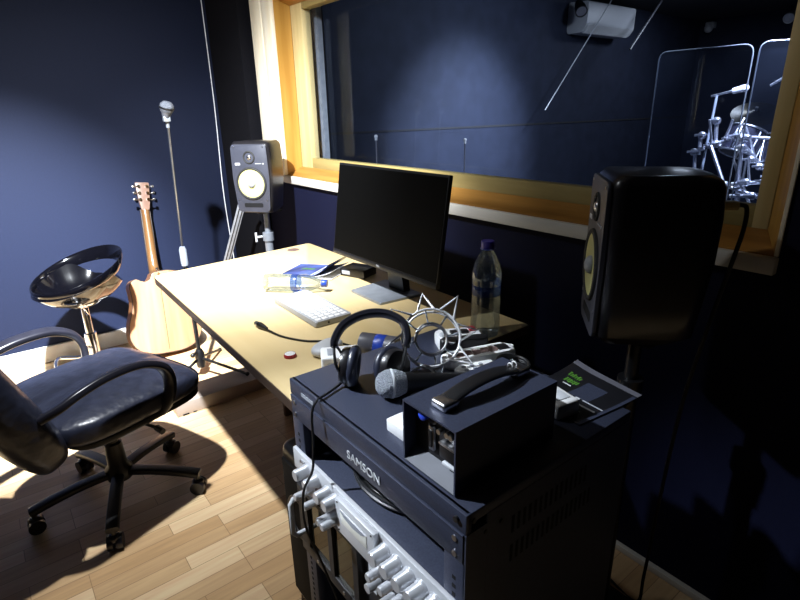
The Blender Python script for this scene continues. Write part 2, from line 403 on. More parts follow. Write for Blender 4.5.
b = bmn(); bx2(b, (-2.108, 1.15, .40), (-1.162, 1.168, .722), .001); obj('modesty_panel', b, M['panel'], desk, True)
b = bmn(); cyl(b, (-2.325, 1.145, .7492), (-2.325, 1.145, .7512), .03, seg=28); obj('cable_grommet', b, M['brown'], desk, True)
b = bmn(); bx2(b, (-2.612, .51, 0), (-2.437, 1.08, .07), .003)
pl = thing('plinth', 'low grey brown plinth on the floor under the far end of the desk', 'plinth', (-2.53, .86, 0)); obj('board', b, M['plinth'], pl, True)
b = bmn(); bx2(b, (-2.438, .535, .002), (-2.4355, .565, .009)); bx2(b, (-2.438, .585, .002), (-2.4355, .60, .007)); obj('slot', b, M['black_matte'], pl, True)

# ================================================================ RACK
rk = thing('equipment_rack', 'charcoal steel equipment rack with lettered top bezel', 'rack', (-.683, .645, 0))
x0, x1, y0, y1, RZT = -.948, -.415, .43, .86, .85
b = bmn()
bx2(b, (x0, y0 + .003, .83), (x1, y1, RZT), .003); bx2(b, (x0, y0 + .02, .06), (x0 + .003, y1, .831)); bx2(b, (x1 - .003, y0 + .045, .06), (x1, y1, .831))
bx2(b, (x0 + .003, y1 - .003, .06), (x1 - .003, y1, .831)); bx2(b, (x0, y0 + .02, .05), (x1, y1, .062)); obj('cabinet', b, M['rack'], rk, True)
b = bmn(); bx2(b, (x0, y0, .815), (x1, y0 + .012, RZT), .002); obj('top_rail', b, M['rack'], rk, True)
b = bmn(); bx2(b, (x0 + .004, y0 - .002, .762), (x1 - .004, y0 + .004, .8135), .001); bx2(b, (x0 + .004, y0 - .003, .811), (x1 - .004, y0 + .004, .8145), .0005); bz = obj('bezel', b, M['rack'], rk, True)
tm = Matrix.Translation((-.722, y0 - .0035, .778)) @ RX(PI / 2) @ Matrix.Diagonal((1.08, 1, 1, 1))
text_obj('lettering', 'SAMSON', .0245, tm, M['greywhite'], bz)
b = bmn(); bx2(b, (-.895, y0 - .0012, .829), (-.845, y0, .837)); obj('name_strip', b, M['greyprint'], rk, True)
for sx in (x0, x1 - .045):
    b = bmn(); bx2(b, (sx, y0, .05), (sx + .045, y0 + .022, .763), .001); po = obj('post', b, M['rack'], rk, True)
    b = bmn()
    for k in range(40):
        bx2(b, (sx + .019, y0 - .0006, .075 + k * .0165), (sx + .026, y0 + .001, .082 + k * .0165))
    h = obj('rail_holes', b, M['black_matte'], po, True)
b = bmn(); bx2(b, (x1 - .003, y0 + .0, .05), (x1 + .0006, y0 + .044, .815)); obj('corner_flange', b, M['rack'], rk, True)
for z, y in ((.835, .445), (.80, .505), (.80, .47)):
    b = bmn(); cyl(b, (x1 - .001, y, z), (x1 + .002, y, z), .004, seg=10); obj('screw', b, M['black'], rk, True)
for z, x in ((.835, x1 - .018), (.80, x1 - .02), (.772, x1 - .02), (.80, x0 + .02), (.772, x0 + .02)):
    b = bmn(); cyl(b, (x, y0 - .004, z), (x, y0 + .001, z), .005, seg=12); obj('screw', b, M['steel'] if z < .83 else M['black'], rk, True)
for z0, z1_, ya, yb, n in ((.762, .795, .53, .72, 15), (.705, .738, .53, .74, 17)):
    for k in range(n):
        b = bmn(); y = ya + (yb - ya) * k / (n - 1); bx2(b, (x1 - .002, y, z0), (x1 + .0004, y + .006, z1_)); obj('vent_slot', b, M['black_matte'], rk, True)
for cx in (x0 + .05, x1 - .05):
    for cy in (y0 + .06, y1 - .06):
        b = bmn(); cyl(b, (cx - .012, cy, .025), (cx + .012, cy, .025), .025); bx2(b, (cx - .018, cy - .012, .025), (cx + .018, cy + .012, .05)); obj('caster', b, M['rubber'], rk, True)

# silver preamp
pa = thing('preamplifier', 'silver rack preamplifier with rows of knobs and a meter', 'amplifier', (-.685, .55, .59))
b = bmn(); bx2(b, (-.90, .432, .585), (-.465, .70, .668), .002); obj('chassis', b, M['rack'], pa, True)
b = bmn(); bx2(b, (-.945, .421, .632), (-.418, .4295, .683), .001); obj('fascia', b, M['silver'], pa, True)
b = bmn(); bx2(b, (-.90, .424, .585), (-.465, .4315, .631), .001); obj('lower_fascia', b, M['brown'], pa, True)
b = bmn(); bx2(b, (-.745, .408, .602), (-.618, .4205, .681), .002); vu = obj('meter', b, M['silver'], pa, True)
b = bmn(); bx2(b, (-.728, .4065, .634), (-.640, .4082, .664), .001); f_ = obj('meter_window', b, M['cream'], vu, True)
b = bmn(); prism(b, [(-.728, .664), (-.64, .664), (-.655, .655), (-.684, .651), (-.713, .655)], -.4072, -.4055, RX(PI / 2)); obj('meter_shade', b, M['greyprint'], vu, True)
for q in ((-.738, .675), (-.625, .675), (-.738, .609), (-.625, .609)):
    b = bmn(); cyl(b, (q[0], .4065, q[1]), (q[0], .409, q[1]), .002, seg=8); obj('screw', b, M['black'], vu, True)
def knob(x, z, r, l, y=.421):
    b = bmn(); lathe(b, [(0, 0), (r * 1.12, 0), (r * 1.12, .004), (r, .006), (r * .96, l - .003), (r * .84, l), (0, l)], 22, axis((x, y, z), (0, -1, 0)))
    k = obj('knob', b, M['knob'], pa, True); return k
for x in (-.600, -.566, -.532, -.500, -.466, -.435): knob(x, .652, .0145, .032)
for x in (-.885, -.842, -.795, -.765): knob(x, .654, .0135, .03)
for x in (-.604, -.568, -.534, -.500, -.47): knob(x, .612, .0095, .042, .424)
for x in (-.868, -.83, -.775, -.757): knob(x, .615, .0085, .045, .424)
for x in (-.905, -.895):
    b = bmn(); cyl(b, (x, .417, .668), (x, .4215, .668), .004, seg=10); obj('screw', b, M['steel'], pa, True)

# half-width unit with smoked glass windows and handle
gu = thing('rack_unit', 'black rack unit with two mirror dark windows and pale handle', 'rack unit', (-.82, .55, .41))
b = bmn(); bx2(b, (-.925, .432, .40), (-.705, .70, .584), .002); obj('chassis', b, M['rack_dark'], gu, True)
b = bmn()
bx2(b, (-.945, .421, .40), (-.700, .431, .428), .001); bx2(b, (-.945, .421, .572), (-.700, .431, .586), .001); bx2(b, (-.945, .421, .428), (-.905, .431, .572)); bx2(b, (-.815, .421, .428), (-.797, .431, .572)); bx2(b, (-.718, .421, .428), (-.700, .431, .572))
obj('frame', b, M['rack_dark'], gu, True)
for xa, xb in ((-.905, -.815), (-.797, -.718)):
    b = bmn(); bx2(b, (xa, .4275, .428), (xb, .4318, .572)); obj('window', b, M['glassdark'], gu, True)
b = bmn(); tube(b, [(-.922, .422, .565), (-.922, .398, .565), (-.922, .391, .555), (-.922, .391, .475), (-.922, .398, .465), (-.922, .422, .465)], .006, 10); obj('handle', b, M['greywhite'], gu, True)
for x in (-.87, -.76):
    b = bmn(); cyl(b, (x, .4195, .413), (x, .4215, .413), .004, seg=10); obj('screw', b, M['steel'], gu, True)
su = thing('signal_processor', 'black rack processor with pale marked strip, lowest in the rack front', 'processor', (-.57, .55, .40))
b = bmn(); bx2(b, (-.695, .435, .40), (-.468, .70, .58), .002); obj('chassis', b, M['rack_dark'], su, True)
b = bmn(); bx2(b, (-.672, .4295, .50), (-.648, .4355, .578)); st_ = obj('label_strip', b, M['greywhite'], su, True)
for k in range(4):
    b = bmn(); bx2(b, (-.667, .4288, .508 + k * .018), (-.653, .430, .518 + k * .018)); obj('mark', b, M['greyprint'], st_, True)
for x, z in ((-.645, .535), (-.60, .535), (-.555, .535), (-.51, .535)):
    b = bmn(); lathe(b, [(0, 0), (.010, 0), (.0095, .03), (0, .031)], 18, axis((x, .436, z), (0, -1, 0))); obj('knob', b, M['knob'], su, True)

# coil of black cable on the preamp
b = bmn(); pts = []
for k in range(60):
    t = k / 60 * 2 * PI * 4; rr = 1 + .10 * math.sin(k * .7)
    pts.append((-.715 + .125 * rr * math.cos(t), .545 + .070 * rr * math.sin(t), .676 + .004 * (k // 15) + .002 * math.sin(t * 1.3)))
tube(b, pts, .0042, 7, smooth=3)
solo('cable_coil', b, M['black'], 'black cable coiled on the silver preamplifier inside the rack', 'cable', (-.72, .55, .668))
b = bmn()
P = []
for i in range(5):
    P.append([(-.86 + .30 * j / 8 + .02 * i, .45 + .1 * i / 4, .6695 + .016 * abs(math.sin(j * 1.1 + i * .6)) + .004) for j in range(9)])
P = [[(p[0], p[1] + .13, p[2] + .024) for p in r] for r in P]
# floor loudspeaker cabinet left of the rack
fc = thing('floor_loudspeaker', 'black floor loudspeaker standing between the desk and the rack', 'loudspeaker', (-1.10, .62, 0))
b = bmn(); box(b, (-1.075, .665, .28), (.215, .36, .54), bevel=.03, seg=4); obj('cabinet', b, M['black'], fc, True)
b = bmn(); box(b, (-1.075, .485, .28), (.17, .012, .46), bevel=.005); obj('grille', b, M['black_matte'], fc, True)
b = bmn(); torus(b, (-1.075, .479, .36), (0, 1, 0), .06, .006); obj('ring', b, M['black'], fc, True)
for x in (-1.15, -1.0):
    for y in (.53, .80):
        b = bmn(); cyl(b, (x, y, 0), (x, y, .012), .015); obj('foot', b, M['rubber'], fc, True)

# ================================================================ ON THE RACK
# power supply box
ps = thing('power_supply', 'black metal power supply box with carrying strap on the rack', 'power supply', (-.512, .555, RZT))
a0, a1, c0, c1, zt = -.571, -.452, .443, .672, .962
b = bmn()
bx2(b, (a0, c0, zt - .003), (a1, c1, zt)); bx2(b, (a0, c0, .853), (a0 + .003, c1, zt - .003)); bx2(b, (a1 - .003, c0, .853), (a1, c1, zt - .003)); bx2(b, (a0 + .003, c1 - .003, .853), (a1 - .003, c1, zt - .003)); bx2(b, (a0, c0 + .005, .853), (a1, c1, .856))
obj('case', b, M['rack'], ps, True)
b = bmn(); bx2(b, (a0 + .003, c0 + .024, .856), (a1 - .003, c0 + .028, zt - .003)); obj('rear_plate', b, M['rack_dark'], ps, True)
b = bmn(); quadslab(b, [(a0 + .003, c0, .8545), (a1 - .003, c0, .8545), (a1 - .003, c0 + .024, .872), (a0 + .003, c0 + .024, .872)], (0, 0, -1), .001); obj('lip', b, M['lip'], ps, True)
yy = c0 + .024
b = bmn(); lathe(b, [(0, 0), (.009, 0), (.009, .012), (.006, .014), (0, .014)], 18, axis((-.539, yy, .943), (0, -1, 0))); obj('round_connector', b, M['bluelight'], ps, True)
b = bmn(); torus(b, (-.525, yy - .003, .941), (0, 1, 0), .008, .002, 18, 6); obj('ring_nut', b, M['steel'], ps, True)
b = bmn(); bx2(b, (-.532, yy - .006, .885), (-.518, yy, .929), .004); dc = obj('port', b, M['steel'], ps, True)
b = bmn(); bx2(b, (-.529, yy - .008, .892), (-.521, yy - .005, .922), .002); obj('port_insert', b, M['black'], dc, True)
for x, z in ((-.504, .93), (-.487, .932), (-.478, .932)):
    b = bmn(); cyl(b, (x, yy, z), (x, yy - .01, z), .0045, seg=12); obj('jack', b, M['steel'], ps, True)
b = bmn(); bx2(b, (-.502, yy - .010, .888), (-.464, yy, .914), .003); ic = obj('mains_inlet', b, M['black'], ps, True)
b = bmn(); bx2(b, (-.502, yy - .0115, .912), (-.464, yy, .916), .001); obj('inlet_rim', b, M['steel'], ic, True)
b = bmn(); bx2(b, (-.495, yy - .0105, .879), (-.468, yy, .884), .001); obj('switch', b, M['greywhite'], ps, True)
cx = -.512
b = bmn(); tube(b, [(cx, .485, zt + .010), (cx, .52, zt + .018), (cx, .56, zt + .021), (cx, .60, zt + .018), (cx, .635, zt + .010)], 1, smooth=6, flat=(.0145, .004)); obj('strap', b, M['black'], ps, True)
for ya, yb in ((.462, .495), (.625, .658)):
    b = bmn(); box(b, (cx, (ya + yb) / 2, zt + .007), (.033, yb - ya, .014), bevel=.005, seg=3); obj('strap_end', b, M['steel'], ps, True, label='brushed metal strap end')
for y in (.632, .642):
    b = bmn(); torus(b, (cx - .006, y, zt + .016), (0, 1, .2), .005, .0012, 14, 6); obj('strap_ring', b, M['white'], ps, True)
for x in (a0 + .012, a1 - .012):
    for y in (c0 + .02, c1 - .02):
        b = bmn(); cyl(b, (x, y, RZT), (x, y, RZT + .0035), .008, seg=12); obj('foot', b, M['rubber'], ps, True)
# white small box beside it
b = bmn(); bx2(b, (-.657, .472, RZT), (-.578, .535, RZT + .024), .003)
solo('adapter_box', b, M['white'], 'plain white box on the rack beside the black power supply', 'box', (-.62, .505, RZT))

# headphones
hp = thing('headphones', 'large black headphones standing on the rack with cable hanging down', 'headphones', (-.815, .552, RZT), math.radians(50))
def cup(sx):
    mt = axis((sx * .056, -.01 if sx > 0 else 0, .0465), (sx, -.85, .30) if sx > 0 else (sx, .05, .10)) @ Matrix.Scale(1.1, 4)
    b = bmn(); lathe(b, [(0, .016), (.022, .016), (.036, .012), (.040, .004), (.040, -.004), (.034, -.008), (0, -.008)], 28, mt); c = obj('ear_cup', b, M['satin_black'], hp)
    b = bmn()
    x, y, d = mt.to_3x3().col[0], mt.to_3x3().col[1], mt.to_3x3().col[2]
    o = mt.translation - d * .014
    tube(b, [o + (x * math.cos(t) + y * math.sin(t)) * .034 for t in [2 * PI * k / 32 for k in range(32)]], .0125, 10, True); obj('ear_pad', b, M['leather'], hp)
    b = bmn(); torus(b, mt.translation + d * .013, d, .025, .0016, 28, 6); obj('trim_ring', b, M['grey_metal'], c)
    b = bmn(); tube(b, [(sx * .070, -.036, .050), (sx * .077, -.034, .070), (sx * .083, 0, .098), (sx * .077, .034, .070), (sx * .070, .036, .050)], .0035, 8, smooth=5); obj('yoke', b, M['black'], hp)
cup(-1); cup(1)
arch = [(-.083, 0, .094), (-.082, .012, .110), (-.064, .034, .134), (-.028, .052, .150), (.01, .058, .155), (.046, .052, .152), (.078, .034, .138), (.087, .012, .112), (.083, 0, .094)]
b = bmn()
def band(bm, pts, w, h, n=6):
    P = smooth_pts(pts, n); rings = []
    side = V((0, .80, -.55)).normalized()
    for i, p in enumerate(P):
        d = (P[min(i + 1, len(P) - 1)] - P[max(i - 1, 0)]).normalized()
        s = (side - d * side.dot(d)).normalized(); u = d.cross(s)
        f = .55 + .45 * math.sin(PI * i / (len(P) - 1))
        rings.append([bm.verts.new(p + s * w * f * math.copysign(abs(math.cos(t)) ** .6, math.cos(t)) + u * h * math.copysign(abs(math.sin(t)) ** .6, math.sin(t))) for t in [2 * PI * (k + .5) / 12 for k in range(12)]])
    for A, B in zip(rings, rings[1:]):
        for k in range(12): bm.faces.new((A[k], A[(k + 1) % 12], B[(k + 1) % 12], B[k]))
    bm.faces.new(rings[0][::-1]); bm.faces.new(rings[-1])
band(b, arch, .024, .0085); obj('headband', b, M['arm'], hp)
b = bmn(); tube(b, [(-.848, .520, .868), (-.842, .49, .857), (-.828, .45, .855), (-.822, .4262, .853), (-.820, .412, .83), (-.815, .407, .77), (-.805, .395, .715), (-.798, .368, .68), (-.795, .364, .60), (-.775, .385, .50), (-.745, .40, .40), (-.73, .41, .25), (-.72, .40, .10), (-.68, .39, .006), (-.60, .37, .006)], .0026, 8, smooth=6); obj('cable', b, M['black'], hp, True)
def shrink(o, k):
    for c in o.children:
        if c.name.split('.')[0] != 'cable': c.data.transform(Matrix.Scale(k, 4)); shrink(c, k)
shrink(hp, .88)

# hand-held microphone lying on the rack
hm = thing('handheld_microphone', 'vocal microphone with silver mesh head lying on the rack', 'microphone', (-.715, .60, RZT))
p0, dmic = V((-.745, .548, RZT + .029)), V((.055, .128, -.012)).normalized()
mt = axis(p0, dmic) @ Matrix.Scale(1.12, 4)
b = bmn(); lathe(b, [(0, -.026), (.010, -.025), (.019, -.019), (.0245, -.008), (.0255, 0)], 28, mt); lathe(b, [(.0255, .004), (.0245, .012), (.020, .024), (.0185, .027)], 28, mt); obj('grille', b, M['mesh'], hm, True)
b = bmn(); lathe(b, [(.0255, -.0005), (.0262, .0005), (.0262, .0035), (.0255, .0045)], 28, mt); obj('grille_band', b, M['greywhite'], hm, True)
b = bmn(); lathe(b, [(0, .026), (.0185, .026), (.019, .034), (.0165, .05), (.0125, .13), (.0115, .155), (0, .155)], 24, mt); obj('body', b, M['black'], hm, True)
b = bmn(); lathe(b, [(0, .155), (.0095, .155), (.0095, .174), (.007, .176), (0, .176)], 20, mt); obj('connector', b, M['white'], hm, True)

# spider shock mount
sm = thing('shock_mount', 'silver wire spider shock mount lying behind the headphones', 'shock mount', (-.79, .69, RZT))
smc = V((-.785, .690, .922)); sd = V((.55, -.50, .48)).normalized()
sx_, sy_, _ = frame(sd)
b = bmn(); torus(b, smc + sd * .012, sd, .062, .0026, 40, 8); obj('outer_ring', b, M['wire'], sm, True)
b = bmn(); torus(b, smc - sd * .02, sd, .062, .0026, 40, 8); obj('outer_ring', b, M['wire'], sm, True)
b = bmn(); torus(b, smc - sd * .004, sd, .034, .0024, 32, 8); obj('inner_ring', b, M['steel'], sm, True)
b = bmn(); torus(b, smc - sd * .026, sd, .034, .0024, 32, 8); obj('inner_ring', b, M['steel'], sm, True)
for k in range(8):
    t = 2 * PI * k / 8 + .2; c = (sx_ * math.cos(t) + sy_ * math.sin(t)); tn = (-sx_ * math.sin(t) + sy_ * math.cos(t))
    b = bmn(); tube(b, [smc + c * .060 + tn * .018 + sd * .012, smc + c * .102 + sd * (.034 if k % 2 else -.008), smc + c * .060 - tn * .018 + sd * .012], .0030, 7)
    if k in (4, ): pass
    w = obj('wire_loop', b, M['wire'], sm, True)
    for v in w.data.vertices:
        zz = v.co.z + sm.location.z
        if zz < RZT + .002: v.co.z = RZT + .002 - sm.location.z
    b = bmn(); tube(b, [smc + c * .062 - sd * .02, smc + c * .034 - sd * .004], .0018, 6); tube(b, [smc + c * .062 + sd * .012, smc + c * .034 - sd * .026], .0018, 6); obj('elastic_band', b, M['grey_metal'], sm, True)
b = bmn(); tube(b, [smc - sd * .026 + sx_ * .034, smc + sx_ * .05 - sd * .04, smc + sx_ * .045 - sd * .062], .005, 8); obj('swivel', b, M['steel'], sm, True)

# remote controls, strip, switch unit, brochure
def remote(name, label, p0, p1, w, h, m1, m2, z, tilt=0., screen=True, dots=True):
    p0, p1 = V(p0), V(p1); L = (p1 - p0).length; ang = math.atan2(p1.y - p0.y, p1.x - p0.x)
    t = thing(name, label, 'remote control', ((p0.x + p1.x) / 2, (p0.y + p1.y) / 2, z), ang)
    b = bmn(); prism(b, round_poly([(-L / 2, -w / 2), (L / 2, -w / 2), (L / 2, w / 2), (-L / 2, w / 2)], w * .42), 0, h, bevel=h * .35); obj('body', b, m1, t)
    if m2 is not None:
        random.seed(3)
        for k in range(5):
            b = bmn(); x = -L / 2 + L * (.22 + .12 * k); r1 = .011 + .004 * random.random()
            prism(b, round_poly([(x - r1, -.016 + .004 * (k % 2)), (x + r1 * .7, -.012), (x + r1, .006 + .005 * (k % 2)), (x - r1 * .4, .013)], .005), h - .001, h + .0006); obj('pattern_patch', b, m2, t)
    if screen:
        b = bmn(); bx2(b, (L * .26, -w * .3, h - .001), (L * .42, w * .3, h + .0008), .0005); obj('display', b, M['black'], t)
    if dots:
        for k in range(6):
            b = bmn(); cyl(b, (-L * .3 + (k // 2) * .02, (-1) ** k * w * .18, h - .001), (-L * .3 + (k // 2) * .02, (-1) ** k * w * .18, h + .0012), .005, seg=12); obj('button', b, M['greyprint'], t)
    return t
remote('remote_control', 'white remote with brown patches and small dark display on the rack', (-.772, .712), (-.718, .880), .048, .024, M['white'], M['brown'], RZT, dots=False)
remote('remote_control', 'plain white remote with grey buttons, tucked against the power supply', (-.715, .698), (-.683, .800), .038, .020, M['white'], None, RZT, screen=False)
ex = thing('extension_lead', 'white extension lead block behind the power supply on the rack', 'extension lead', (-.545, .79, RZT))
b = bmn(); mt = Matrix.Translation((-.548, .765, RZT + .016)) @ RZ(math.radians(-12)); box(b, (0, 0, 0), (.150, .052, .032), bevel=.006, seg=3); bmesh.ops.transform(b, matrix=mt, verts=b.verts[:]); obj('block', b, M['white'], ex, True)
for k in range(3):
    b = bmn(); box(b, (-.045 + k * .045, 0, .0165), (.03, .03, .002), bevel=.0008); bmesh.ops.transform(b, matrix=mt, verts=b.verts[:]); so = obj('socket', b, M['greywhite'], ex, True)
b = bmn(); tube(b, [(-.622, .782, RZT + .014), (-.645, .80, RZT + .016), (-.675, .825, RZT + .012), (-.69, .85, RZT + .008), (-.72, .852, RZT + .004)], .0045, 8, smooth=5); obj('cord', b, M['cordwhite'], ex, True)
sw = thing('switch_unit', 'white and black unit with dark keys and red corner, at the rack back', 'switch unit', (-.835, .825, RZT), math.radians(62))
b = bmn(); prism(b, round_poly([(-.055, -.036), (.05, -.036), (.05, .036), (-.055, .036)], .012), .0, .028, bevel=.005); obj('body', b, M['white'], sw)
b = bmn(); prism(b, round_poly([(-.058, -.052), (.056, -.052), (.056, -.028), (-.058, -.028)], .010), .0, .036, bevel=.006); obj('grip', b, M['black'], sw)
for x in (-.012, .014):
    b = bmn(); box(b, (x, .008, .030), (.018, .018, .008), bevel=.002); obj('key', b, M['black'], sw)
b = bmn(); box(b, (.036, .020, .030), (.016, .022, .008), bevel=.003); obj('red_key', b, M['red'], sw)
b = bmn(); cyl(b, (-.04, -.006, .027), (-.04, -.006, .034), .011, seg=18); obj('dial', b, M['greywhite'], sw)
# glossy brochure overhanging the corner
br = thing('brochure', 'black brochure with green print and grey border at the rack corner', 'brochure', (-.49, .85, RZT))
def bro(u, v):   # u along X (0..1), v along Y
    x = -.603 + .156 * u + .02 * v; y = .742 + .175 * v + .015 * (1 - u); z = RZT + .0025 + .030 * max(0, (v - .55)) ** 1.5 * (1.4 - u) + .018 * max(0, .25 - u) * v
    return (x, y, z)
b = bmn(); sheet(b, [[bro(i / 12, j / 12) for j in range(13)] for i in range(13)], .0015); obj('cover', b, M['bro'], br, True)
def patch(name, u0, u1, v0, v1, m, off=.0004):
    b = bmn(); sheet(b, [[V(bro(u0 + (u1 - u0) * i / 6, v0 + (v1 - v0) * j / 6)) + V((0, 0, off)) for j in range(7)] for i in range(7)], .0003); obj(name, b, m, br, True)
patch('border', 0, 1, .925, 1, M['canister']); patch('border', .955, 1, 0, .9, M['rack'])
for k in range(6): patch('green_print', .16 + k * .035, .185 + k * .035, .60 + .02 * (k % 2), .68, M['green'])
for k in range(6): patch('green_print', .12 + k * .035, .145 + k * .035, .72, .79 - .02 * (k % 2), M['green'])
patch('white_print', .20, .33, .55, .57, M['greywhite']); patch('picture', .42, .72, .42, .76, M['rack']); patch('white_print', .62, .92, .30, .325, M['greywhite']); patch('white_print', .66, .95, .40, .42, M['greyprint']); patch('white_print', .55, .62, .36, .42, M['greywhite']); patch('white_print', .55, .82, .19, .205, M['greywhite'])
# black cable coil at rack back
b = bmn(); pts = [(-.66 + (.036 + .003 * math.sin(k)) * math.cos(k * .55), .815 + .03 * math.sin(k * .55), RZT + .006 + .0004 * k) for k in range(46)]
tube(b, pts, .004, 7, smooth=2); solo('cable_loop', b, M['black'], 'loop of black cable lying on the rack behind the remotes', 'cable', (-.66, .815, RZT))

# ================================================================ ON THE DESK
DT = .75
mo = thing('computer_monitor', 'wide black flat screen monitor on desk', 'monitor', (-1.475, 1.10, DT))
tl = math.atan(.05 / .335)
mm_ = Matrix.Translation((-1.480, 1.052, .857)) @ RZ(math.radians(-1.0)) @ RX(-tl)
def addm(b): bmesh.ops.transform(b, matrix=mm_, verts=b.verts[:]); return b
b = bmn(); bx2(b, (-.314, 0, 0), (.314, .016, .348), .003); obj('housing', addm(b), M['black'], mo, True)
b = bmn(); bx2(b, (-.309, -.0012, .018), (.309, .0005, .340)); obj('screen', addm(b), M['screen'], mo, True)
b = bmn(); bx2(b, (-.314, -.002, -.001), (.314, .002, .016), .001); obj('chin', addm(b), M['black'], mo, True)
b = bmn(); bx2(b, (-.20, .016, .05), (.20, .055, .28), .018); obj('rear_bulge', addm(b), M['black'], mo, True)
lg = text_obj('lettering', 'DELL', .009, mm_ @ Matrix.Translation((-.012, -.0022, .005)) @ RX(PI / 2), M['greywhite'], mo, .0003)
b = bmn(); quadslab(b, [(-1.53, 1.135, .752), (-1.44, 1.135, .752), (-1.445, 1.112, .95), (-1.525, 1.112, .95)], (0, 1, 0), .03); obj('stand_neck', b, M['black'], mo, True)
b = bmn(); prism(b, round_poly([(-1.592, 1.002), (-1.402, 1.000), (-1.385, 1.175), (-1.61, 1.18)], .006), DT, DT + .009, bevel=.002); obj('stand_base', b, M['grey_metal'], mo, True)
kb = thing('keyboard', 'slim white keyboard with small keys on the desk', 'keyboard', (-1.520, .795, DT), math.radians(-1.2))
b = bmn(); prism(b, round_poly([(-.155, -.066), (.155, -.066), (.155, .066), (-.155, .066)], .008), .002, .020, bevel=.003); obj('case', b, M['keycase'], kb)
for r_ in range(5):
    for c_ in range(13):
        b = bmn(); box(b, (-.138 + c_ * .0230, -.048 + r_ * .0235, .0205), (.0186, .0186, .0035), bevel=.0012, seg=1); obj('key', b, M['greywhite'] if (r_ + c_) % 17 == 0 else M['white'], kb)
b = bmn(); cyl(b, (.1545, -.02, .010), (.156, -.02, .010), .0035, seg=10); obj('port', b, M['black'], kb)
b = bmn(); cyl(b, (-.13, .05, 0), (-.13, .05, .003), .01); cyl(b, (.13, .05, 0), (.13, .05, .003), .01); cyl(b, (-.13, -.05, 0), (-.13, -.05, .003), .01); cyl(b, (.13, -.05, 0), (.13, -.05, .003), .01); obj('feet', b, M['rubber'], kb)
ms = thing('computer_mouse', 'rounded white computer mouse on the desk near the rack', 'mouse', (-1.195, .665, DT), math.radians(20))
b = bmn(); cushion(b, (0, 0, .015), (.031, .052, .017), 2.6, n=12)
for v in b.verts:
    if v.co.z < .004: v.co.z = .004
obj('shell', b, M['greywhite'], ms)
b = bmn(); cyl(b, (0, 0, 0), (0, 0, .0045), .024); obj('base', b, M['black'], ms)
b = bmn(); cyl(b, (-.003, .03, .0285), (.003, .03, .0285), .006, seg=14); obj('wheel', b, M['black'], ms)
cp = thing('bottle_cap', 'small red and white bottle cap on the desk front', 'cap', (-1.237, .571, DT))
b = bmn(); lathe(b, [(.017, 0), (.0175, .006), (.015, .010)], 28); obj('skirt', b, M['red'], cp)
b = bmn(); lathe(b, [(0, .0115), (.012, .011), (.0148, .0095), (0, .009)], 28); obj('top', b, M['white'], cp)
# audio lead
al = thing('audio_cable', 'black audio lead with metal plug lying on the desk', 'cable', (-1.44, .61, DT))
b = bmn(); tube(b, [(-1.458, .597, DT + .009), (-1.43, .602, DT + .006), (-1.37, .615, DT + .0035), (-1.30, .65, DT + .0035), (-1.262, .69, DT + .0035), (-1.22, .72, DT + .0035), (-1.17, .735, DT + .0035), (-1.10, .74, DT + .0035), (-1.03, .70, DT + .0035)], .0032, 8, smooth=6); obj('lead', b, M['black'], al, True)
b = bmn(); mt = axis((-1.492, .594, DT + .0105), (.9, .12, -.03)); lathe(b, [(0, 0), (.0095, 0), (.010, .012), (.0075, .03), (.005, .045), (0, .045)], 18, mt); obj('plug', b, M['black'], al, True)
b = bmn(); mt = axis((-1.508, .592, DT + .0105), (.9, .12, -.03)); lathe(b, [(0, 0), (.0085, 0), (.0085, .017), (0, .017)], 18, mt); obj('plug_tip', b, M['steel'], al, True)
# charger and canister next to the rack
ch = thing('charger', 'white charger block with grey slots beside the rack on the desk', 'charger', (-1.075, .635, DT), math.radians(62))
b = bmn(); bx2(b, (-.05, -.035, 0), (.05, .035, .055), .005, 3); obj('body', b, M['white'], ch)
for x in (-.025, .02):
    b = bmn(); bx2(b, (x - .008, -.02, .0545), (x + .008, .02, .0562), .001); obj('slot', b, M['greyprint'], ch)
b = bmn(); bx2(b, (-.035, -.0358, .018), (.035, -.0345, .04), .001); obj('socket_panel', b, M['greywhite'], ch)
cn = thing('canister', 'dark grey round canister with blue band lying beside the headphones', 'canister', (-1.06, .775, DT))
mt = axis((-1.125, .735, DT + .031), (.82, .5, 0)) @ Matrix.Scale(.86, 4)
b = bmn(); lathe(b, [(0, 0), (.025, 0), (.030, -.003), (.036, 0), (.036, .05), (.0345, .052), (.0345, .066), (.036, .068), (.036, .12), (0, .12)], 30, mt); obj('body', b, M['canister'], cn, True)
b = bmn(); lathe(b, [(.0352, .050), (.0364, .052), (.0364, .085), (.0352, .087)], 30, mt); obj('band', b, M['blue'], cn, True)
bb = thing('hub_box', 'small black box under the monitor on the desk', 'box', (-1.76, 1.15, DT), math.radians(20))
b = bmn(); bx2(b, (-.06, -.045, 0), (.06, .045, .035), .004); obj('body', b, M['black'], bb)
b = bmn(); bx2(b, (-.05, -.0458, .01), (-.01, -.044, .025)); obj('front_plate', b, M['greyprint'], bb)
